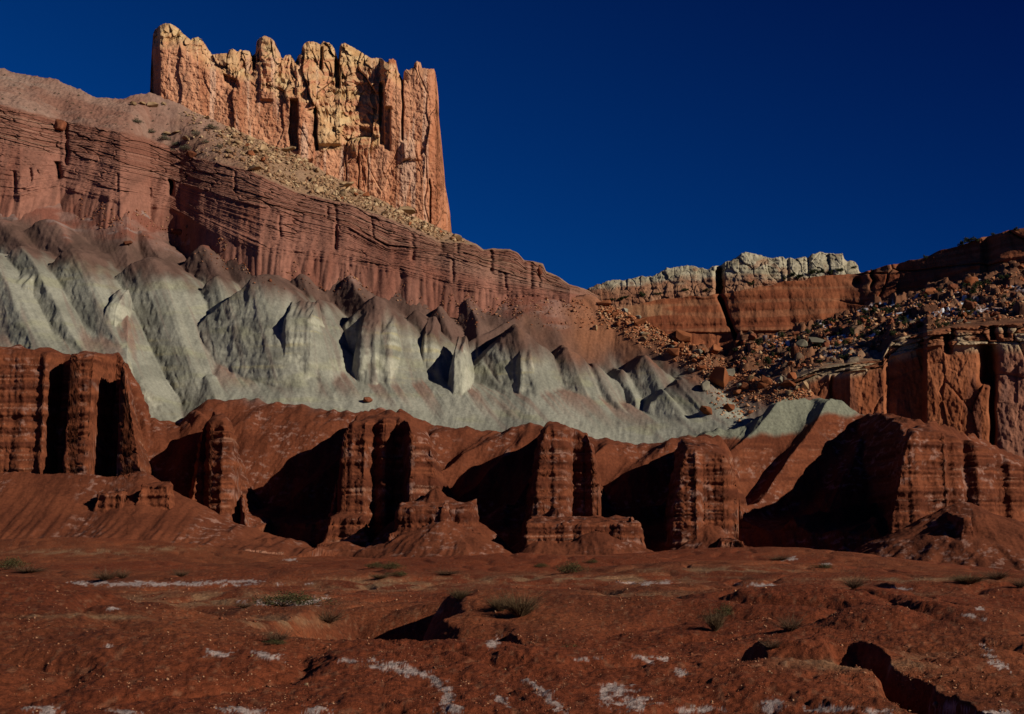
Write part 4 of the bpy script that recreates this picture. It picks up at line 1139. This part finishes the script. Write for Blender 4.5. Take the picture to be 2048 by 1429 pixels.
def reg_mesa():
    px = rng.uniform(1470, 2048)
    a = pl(px, [(1457, 706), (1483, 680), (1588, 662), (1742, 612), (1895, 572), (2048, 535)]) + 4
    b = pl(px, [(1470, 730), (1588, 748), (1711, 722), (1781, 680), (1922, 648), (2048, 640)]) - 2
    return px, a + (b - a) * rng.uniform(0, 1)


def reg_ground():
    py = 1150 + 275 * rng.beta(1.6, 1.0)
    return rng.uniform(5, 2040), py


scatter(85, reg_castle, (10, 0.45, 26), ['tan', 'tan', 'tan', 'orange'], "tan or rust boulder in the rubble below the castle butte", "boulders below the castle butte")
scatter(75, reg_right, (13, 0.45, 32), ['orange', 'orange', 'orange', 'tan', 'pale'], "small boulder in the orange rubble slope right of the banded cliff", "boulders of the orange rubble slope")
scatter(80, reg_mesa, (11, 0.5, 34), ['orange', 'red', 'red', 'red', 'orange', 'red'], "boulder on the shrubby snow patched slope above the right cliff", "boulders on the snow patched slope")


def stones_ground(n):
    for i in range(n):
        px, py = reg_ground()
        boulder(px, py, float(np.clip(rng.lognormal(math.log(6), 0.4), 4, 15)) * (0.6 + 0.6 * (py - 1150) / 275), ['red', 'red', 'tan', 'orange'][i % 4],
                "small angular stone lying on the red clay of the foreground", "loose stones in the foreground", name="stone")


stones_ground(45)


def rubble(name, n, regn, sizes, mat, smax_=8):
    """Many small chips as one mesh."""
    base = np.array([[1, 0, 0], [-1, 0, 0], [0, 1, 0], [0, -1, 0], [0, 0, 1], [0, 0, -1]], float) * 0.5
    tri = np.array([[0, 2, 4], [2, 1, 4], [1, 3, 4], [3, 0, 4], [2, 0, 5], [1, 2, 5], [3, 1, 5], [0, 3, 5]])
    V, T = [], []
    for i in range(n):
        px, py = regn()
        p = stand(px, py)
        if p is None: continue
        sz = float(np.clip(rng.lognormal(math.log(sizes[0]), sizes[1]), 1, smax_)) * p.y / F
        sh = base * rng.uniform(0.6, 1.3, (6, 1)) * sz * np.array([rng.uniform(0.9, 1.4), 1, rng.uniform(0.5, 0.9)])
        sh = sh + rng.normal(size=(6, 3)) * 0.12 * sz
        a = rng.uniform(0, 6.28); c, s_ = math.cos(a), math.sin(a)
        x = sh[:, 0] * c - sh[:, 1] * s_; y = sh[:, 0] * s_ + sh[:, 1] * c
        V.append(np.stack([x + p.x, y + p.y, sh[:, 2] + p.z + 0.1 * sz], 1)); T.append(tri + 6 * (len(V) - 1))
    me = raw_mesh(name, np.concatenate(V), tris=np.concatenate(T), smooth=False)
    return tag(put(name, me, mat), kind="stuff")


def reg_rubble():
    while True:
        px, py = reg_castle()
        if n2(px * 0.02, py * 0.03, 401) + 0.5 * n2(px * 0.06, py * 0.09, 402) + rng.uniform(-0.5, 0.5) > -0.05: return px, py


def reg_gravel():
    while True:
        px, py = reg_ground()
        if n2(px * 0.007, py * 0.025, 403) + 0.5 * n2(px * 0.03, py * 0.1, 404) + rng.uniform(-0.3, 0.3) > 0.0: return px, py


def chip_material(name, c1, c2, c3):
    m = flat_material(name, c1, c2, 3.0)
    n, l = m.node_tree.nodes, m.node_tree.links
    g = n.new('ShaderNodeNewGeometry')
    cr = n.new('ShaderNodeValToRGB')
    e = cr.color_ramp.elements
    e[0].color = (*c1, 1); e[1].color = (*c3, 1); e[1].position = 1.0
    k = e.new(0.5); k.color = (*c2, 1)
    l.new(g.outputs['Random Per Island'], cr.inputs[0])
    l.new(cr.outputs[0], n['Principled BSDF'].inputs['Base Color'])
    return m


M_chip_tan = chip_material("tan_rubble", (0.18, 0.085, 0.045), (0.32, 0.19, 0.10), (0.46, 0.33, 0.19))
M_chip_or = chip_material("orange_rubble", (0.20, 0.06, 0.025), (0.34, 0.13, 0.055), (0.42, 0.27, 0.15))
M_chip_red = chip_material("red_gravel", (0.10, 0.03, 0.014), (0.22, 0.075, 0.035), (0.36, 0.20, 0.11))
rubble("butte_rubble", 3600, reg_rubble, (3.6, 0.6), M_chip_tan, 14)
rubble("slope_rubble", 3000, reg_right, (3.8, 0.45), M_chip_or, 10)
rubble("mesa_rubble", 1500, reg_mesa, (4.5, 0.5), M_chip_or, 12)


def reg_foot():
    for _ in range(20):
        px = rng.uniform(150, 1190)
        py = pl(px, PYT) + 6 + 70 * rng.beta(1, 2.0)
        a = stand(px, py - 8); b = stand(px, py + 8)
        if a and b and 0.9 < a.y - b.y < 4: break          # not on a steep face
    return px, py


rubble("cliff_foot_rubble", 900, reg_foot, (3.2, 0.4), M_chip_red, 9)
rubble("gravel", 9000, reg_gravel, (2.6, 0.45), M_chip_red, 9)


# ------------------------------------------------------------------ plants
def leaf_material(name, c1, c2, c3):
    return chip_material(name, c1, c2, c3)


M_sage = leaf_material("grey_sage_leaves", (0.055, 0.055, 0.035), (0.11, 0.105, 0.065), (0.16, 0.15, 0.10))
M_green = leaf_material("dull_green_leaves", (0.020, 0.021, 0.008), (0.048, 0.047, 0.017), (0.10, 0.085, 0.035))
M_junip = leaf_material("juniper_leaves", (0.012, 0.016, 0.007), (0.030, 0.036, 0.014), (0.055, 0.058, 0.024))
M_twig = leaf_material("dry_twigs", (0.05, 0.024, 0.014), (0.105, 0.055, 0.030), (0.20, 0.12, 0.07))
M_straw = leaf_material("dry_grass", (0.045, 0.025, 0.013), (0.10, 0.06, 0.03), (0.20, 0.135, 0.07))


def leaves_mesh(name, n, size, mat, seed, lumps=9, flat=0.7):
    r = np.random.default_rng(seed)
    lc = r.normal(size=(lumps, 3)) * np.array([0.26, 0.26, 0.16]); lc[:, 2] = np.abs(lc[:, 2]) + 0.14
    k = r.integers(0, lumps, n)
    d = r.normal(size=(n, 3)); d /= np.linalg.norm(d, axis=1, keepdims=True)
    c = lc[k] + d * (0.20 * r.uniform(0.45, 1.05, (n, 1)))
    c[:, 2] = np.abs(c[:, 2]) * flat
    u = r.normal(size=(n, 3)); u /= np.linalg.norm(u, axis=1, keepdims=True)
    w = np.cross(u, r.normal(size=(n, 3))); w /= np.linalg.norm(w, axis=1, keepdims=True)
    s_ = size * r.uniform(0.6, 1.4, (n, 1))
    V = np.stack([c - u * s_, c + w * s_ * 0.5, c + u * s_, c - w * s_ * 0.5], 1).reshape(-1, 3)
    q = np.arange(n * 4).reshape(n, 4)
    me = raw_mesh(name, V, q, smooth=False)
    me.materials.append(mat)
    return me


def twigs_mesh(name, n, mat, seed, spread=0.5, thick=0.008, curl=0.25, upright=0.6, seg=3):
    r = np.random.default_rng(seed)
    V, Q = [], []
    for i in range(n):
        a = r.uniform(0, 6.28); e = r.uniform(0.15, 1.0) * spread
        d = np.array([math.cos(a) * e, math.sin(a) * e, upright * r.uniform(0.6, 1.1)])
        p = np.array([math.cos(a), math.sin(a), 0]) * r.uniform(0, 0.08)
        L = r.uniform(0.5, 1.0)
        pts = []
        for k in range(seg + 1):
            pts.append(p.copy()); p = p + d * L / seg; d = d + r.normal(size=3) * curl * 0.4
        pts = np.array(pts)
        side = np.cross(pts[-1] - pts[0], r.normal(size=3)); side /= np.linalg.norm(side) + 1e-9
        sd2 = np.cross(side, pts[-1] - pts[0]); sd2 /= np.linalg.norm(sd2) + 1e-9
        for k in range(seg + 1):
            t = thick * (1 - 0.75 * k / seg)
            V += [pts[k] + side * t, pts[k] - 0.5 * side * t + 0.87 * sd2 * t, pts[k] - 0.5 * side * t - 0.87 * sd2 * t]
        b = i * 3 * (seg + 1)
        for k in range(seg):
            for j in range(3):
                Q.append((b + 3 * k + j, b + 3 * k + (j + 1) % 3, b + 3 * k + 3 + (j + 1) % 3, b + 3 * k + 3 + j))
    me = raw_mesh(name, np.array(V), np.array(Q), smooth=False)
    me.materials.append(mat)
    return me


LM = {'sage': [leaves_mesh("foliage", 1500, 0.022, M_sage, 300 + i) for i in range(2)],
      'green': [leaves_mesh("foliage", 2600, 0.016, M_green, 310 + i, 13, 0.75) for i in range(2)],
      'junip': [leaves_mesh("foliage", 900, 0.045, M_junip, 320 + i, 8, 1.0) for i in range(3)]}
TM = {'stem': twigs_mesh("stems", 26, M_twig, 330, 0.7, 0.008, 0.3, 0.35),
      'dry': [twigs_mesh("twigs", 300, M_twig, 340 + i, 0.7, 0.007, 0.5, 0.6, 4) for i in range(2)],
      'grass': [twigs_mesh("blades", 620, M_straw, 350 + i, 0.6, 0.0055, 0.25, 0.8, 3) for i in range(2)]}


def plant(px, py, w, h, kind, label, group=None, parts=True):
    p = stand(px, py)
    if p is None: return
    if py > 1100: w *= 1.15; h *= 1.1
    sx = w * p.y / F; sz = h * p.y / F
    nm = {'sage': 'shrub', 'green': 'shrub', 'junip': 'juniper_bush', 'dry': 'dry_shrub', 'grass': 'grass_tuft'}[kind]
    ct = {'sage': 'shrub', 'green': 'shrub', 'junip': 'juniper', 'dry': 'shrub', 'grass': 'grass tuft'}[kind]
    i = int(rng.integers(0, 2))
    rz = rng.uniform(0, 6.28)
    if kind in LM and parts:
        root = bpy.data.objects.new(nm, None); COL.objects.link(root)
        f = bpy.data.objects.new("foliage", LM[kind][i]); f.parent = root; COL.objects.link(f)
        t = bpy.data.objects.new("stems", TM['stem']); t.parent = root; COL.objects.link(t)
    else:
        root = bpy.data.objects.new(nm, (LM[kind] if kind in LM else TM[kind])[i]); COL.objects.link(root)
    root.location = (p.x, p.y, p.z - 0.02 * sz)
    yy = sx * rng.uniform(0.8, 1.0)
    root.scale = (sx, yy, sz * (1.9 if kind in LM else 1.25))
    root.rotation_euler = (0, 0, rz if abs(w - h) < w * 0.5 else rng.uniform(-0.3, 0.3))
    tag(root, label, ct, group)


PL = [(562, 1212, 138, 34, 'green', "wide low dark green bush mat beside the white streak, snow at its foot"),
      (488, 1216, 40, 16, 'dry', "brown twigs at the left end of the wide green bush mat"),
      (745, 1136, 40, 14, 'green', "low green shrub in front of the middle red cone, left one"),
      (778, 1139, 46, 18, 'green', "low green shrub in front of the middle red cone, right one"),
      (800, 1153, 40, 12, 'green', "smaller green shrub just below the pair in front of the cone"),
      (1135, 1146, 58, 26, 'green', "round dark green shrub in front of the second red cone"),
      (1078, 1135, 30, 10, 'green', "tiny dark shrub left of the round dark green one"),
      (1185, 1127, 26, 9, 'green', "tiny shrub at the toe of the second red cone"),
      (1140, 1322, 74, 36, 'green', "yellow green bush on the lip of the foreground gully"),
      (15, 1138, 60, 28, 'green', "green shrub at the left edge of the flat"),
      (1650, 1138, 36, 12, 'green', "pale green shrub in front of the big black shadow"),
      (555, 1290, 50, 12, 'green', "thin green grass patch in the foreground wash"),
      (1445, 1236, 36, 34, 'green', "dark shrub on the bank right of the grass tuft"),
      (1040, 1232, 96, 46, 'grass', "tall dry grass tuft on the mound right of the dark pit"),
      (920, 1200, 50, 24, 'grass', "thin pale grass tuft beside the small snow patches"),
      (1000, 1222, 60, 30, 'grass', "low dry grass left of the tall tuft"),
      (700, 1262, 90, 50, 'dry', "bare branching shrub left of the dark pit"),
      (655, 1245, 80, 36, 'dry', "brown twiggy shrub below the green bush mat"),
      (210, 1160, 60, 26, 'dry', "grey dead shrub on the red flat, larger of two at the left"),
      (245, 1157, 34, 24, 'dry', "grey dead shrub touching the larger one at the left"),
      (362, 1153, 38, 18, 'dry', "small dead shrub above the snow streak"),
      (1708, 1176, 50, 30, 'dry', "round bare shrub in front of the big black shadow"),
      (1580, 1262, 60, 40, 'dry', "dry branching shrub on the dark slope at the right"),
      (1545, 1298, 44, 26, 'dry', "dark dry shrub below the branching one"),
      (555, 1283, 60, 30, 'dry', "dry twigs beside the thin green grass patch"),
      (1935, 1168, 84, 20, 'grass', "long low dry grass clump at the right edge of the flat"),
      (1995, 1158, 60, 24, 'dry', "dark scrub right of the long grass clump"),
      (2040, 1176, 40, 28, 'dry', "dark scrub cut by the right edge of the photo"),
      (1430, 1262, 50, 40, 'grass', "sparse dry grass beside the dark shrub on the bank"),
      (760, 1158, 44, 10, 'grass', "thin dry grass in front of the middle red cone"),
      (1560, 1121, 50, 14, 'dry', "dry scrub at the toe of the third buttress"),
      (60, 1145, 80, 16, 'dry', "low dry scrub right of the green shrub at the left edge"),
      (895, 1150, 60, 14, 'dry', "thin brown scrub in front of the first dark gully"),
      (275, 246, 26, 11, 'sage', "grey sage shrub on the pink slope, highest of the row at left"),
      (303, 266, 24, 9, 'sage', "grey sage shrub second down the pink slope"),
      (330, 280, 28, 12, 'sage', "grey sage shrub third down the pink slope above the cliff edge"),
      (352, 292, 22, 9, 'sage', "grey sage shrub fourth down the pink slope above the cliff edge"),
      (372, 300, 30, 10, 'sage', "lowest grey sage shrub right above the cliff edge"),
      (393, 272, 28, 12, 'sage', "grey sage shrub among yellow slabs"),
      (412, 286, 18, 8, 'sage', "small grey sage shrub right of the yellow slabs"),
      (425, 258, 34, 10, 'sage', "grey sage shrub close under the butte rubble"),
      (440, 296, 18, 8, 'sage', "small grey sage shrub at the edge of the rubble")]
for a in PL: plant(*a)
for i in range(110):
    px, py = reg_mesa()
    s_ = rng.uniform(7, 20)
    plant(px, py, s_, s_ * 0.6, 'junip', "dark juniper bush on the snow patched slope above the right cliff", "junipers on the snow patched slope", False)
for (px, py, w) in [(1940, 485, 22), (1925, 490, 18), (1955, 482, 14), (1850, 516, 12), (1745, 542, 9), (2030, 460, 12), (1985, 470, 10)]:
    plant(px, py + 2, w, w * 0.6, 'junip', "dark juniper on the skyline edge of the right mesa", "junipers along the mesa edge", False)
for i in range(26):
    px = rng.uniform(1216, 1716)
    plant(px, pl(px, [(1216, 606), (1360, 590), (1431, 583), (1545, 566), (1716, 543)]) - rng.uniform(0, 10), rng.uniform(8, 18), rng.uniform(5, 9), 'junip', "dark bush at the foot of the white dome ridge", "bushes below the white domes", False)
for i in range(60):
    px = rng.uniform(5, 420); a = pl(px, R4); b = pl(px, R3)
    plant(px, a + (b - a) * rng.uniform(0.15, 0.95), rng.uniform(3, 7), rng.uniform(2, 3.5), 'sage', "tiny grey tuft dotting the smooth pink slope", "tufts on the pink slope", False)
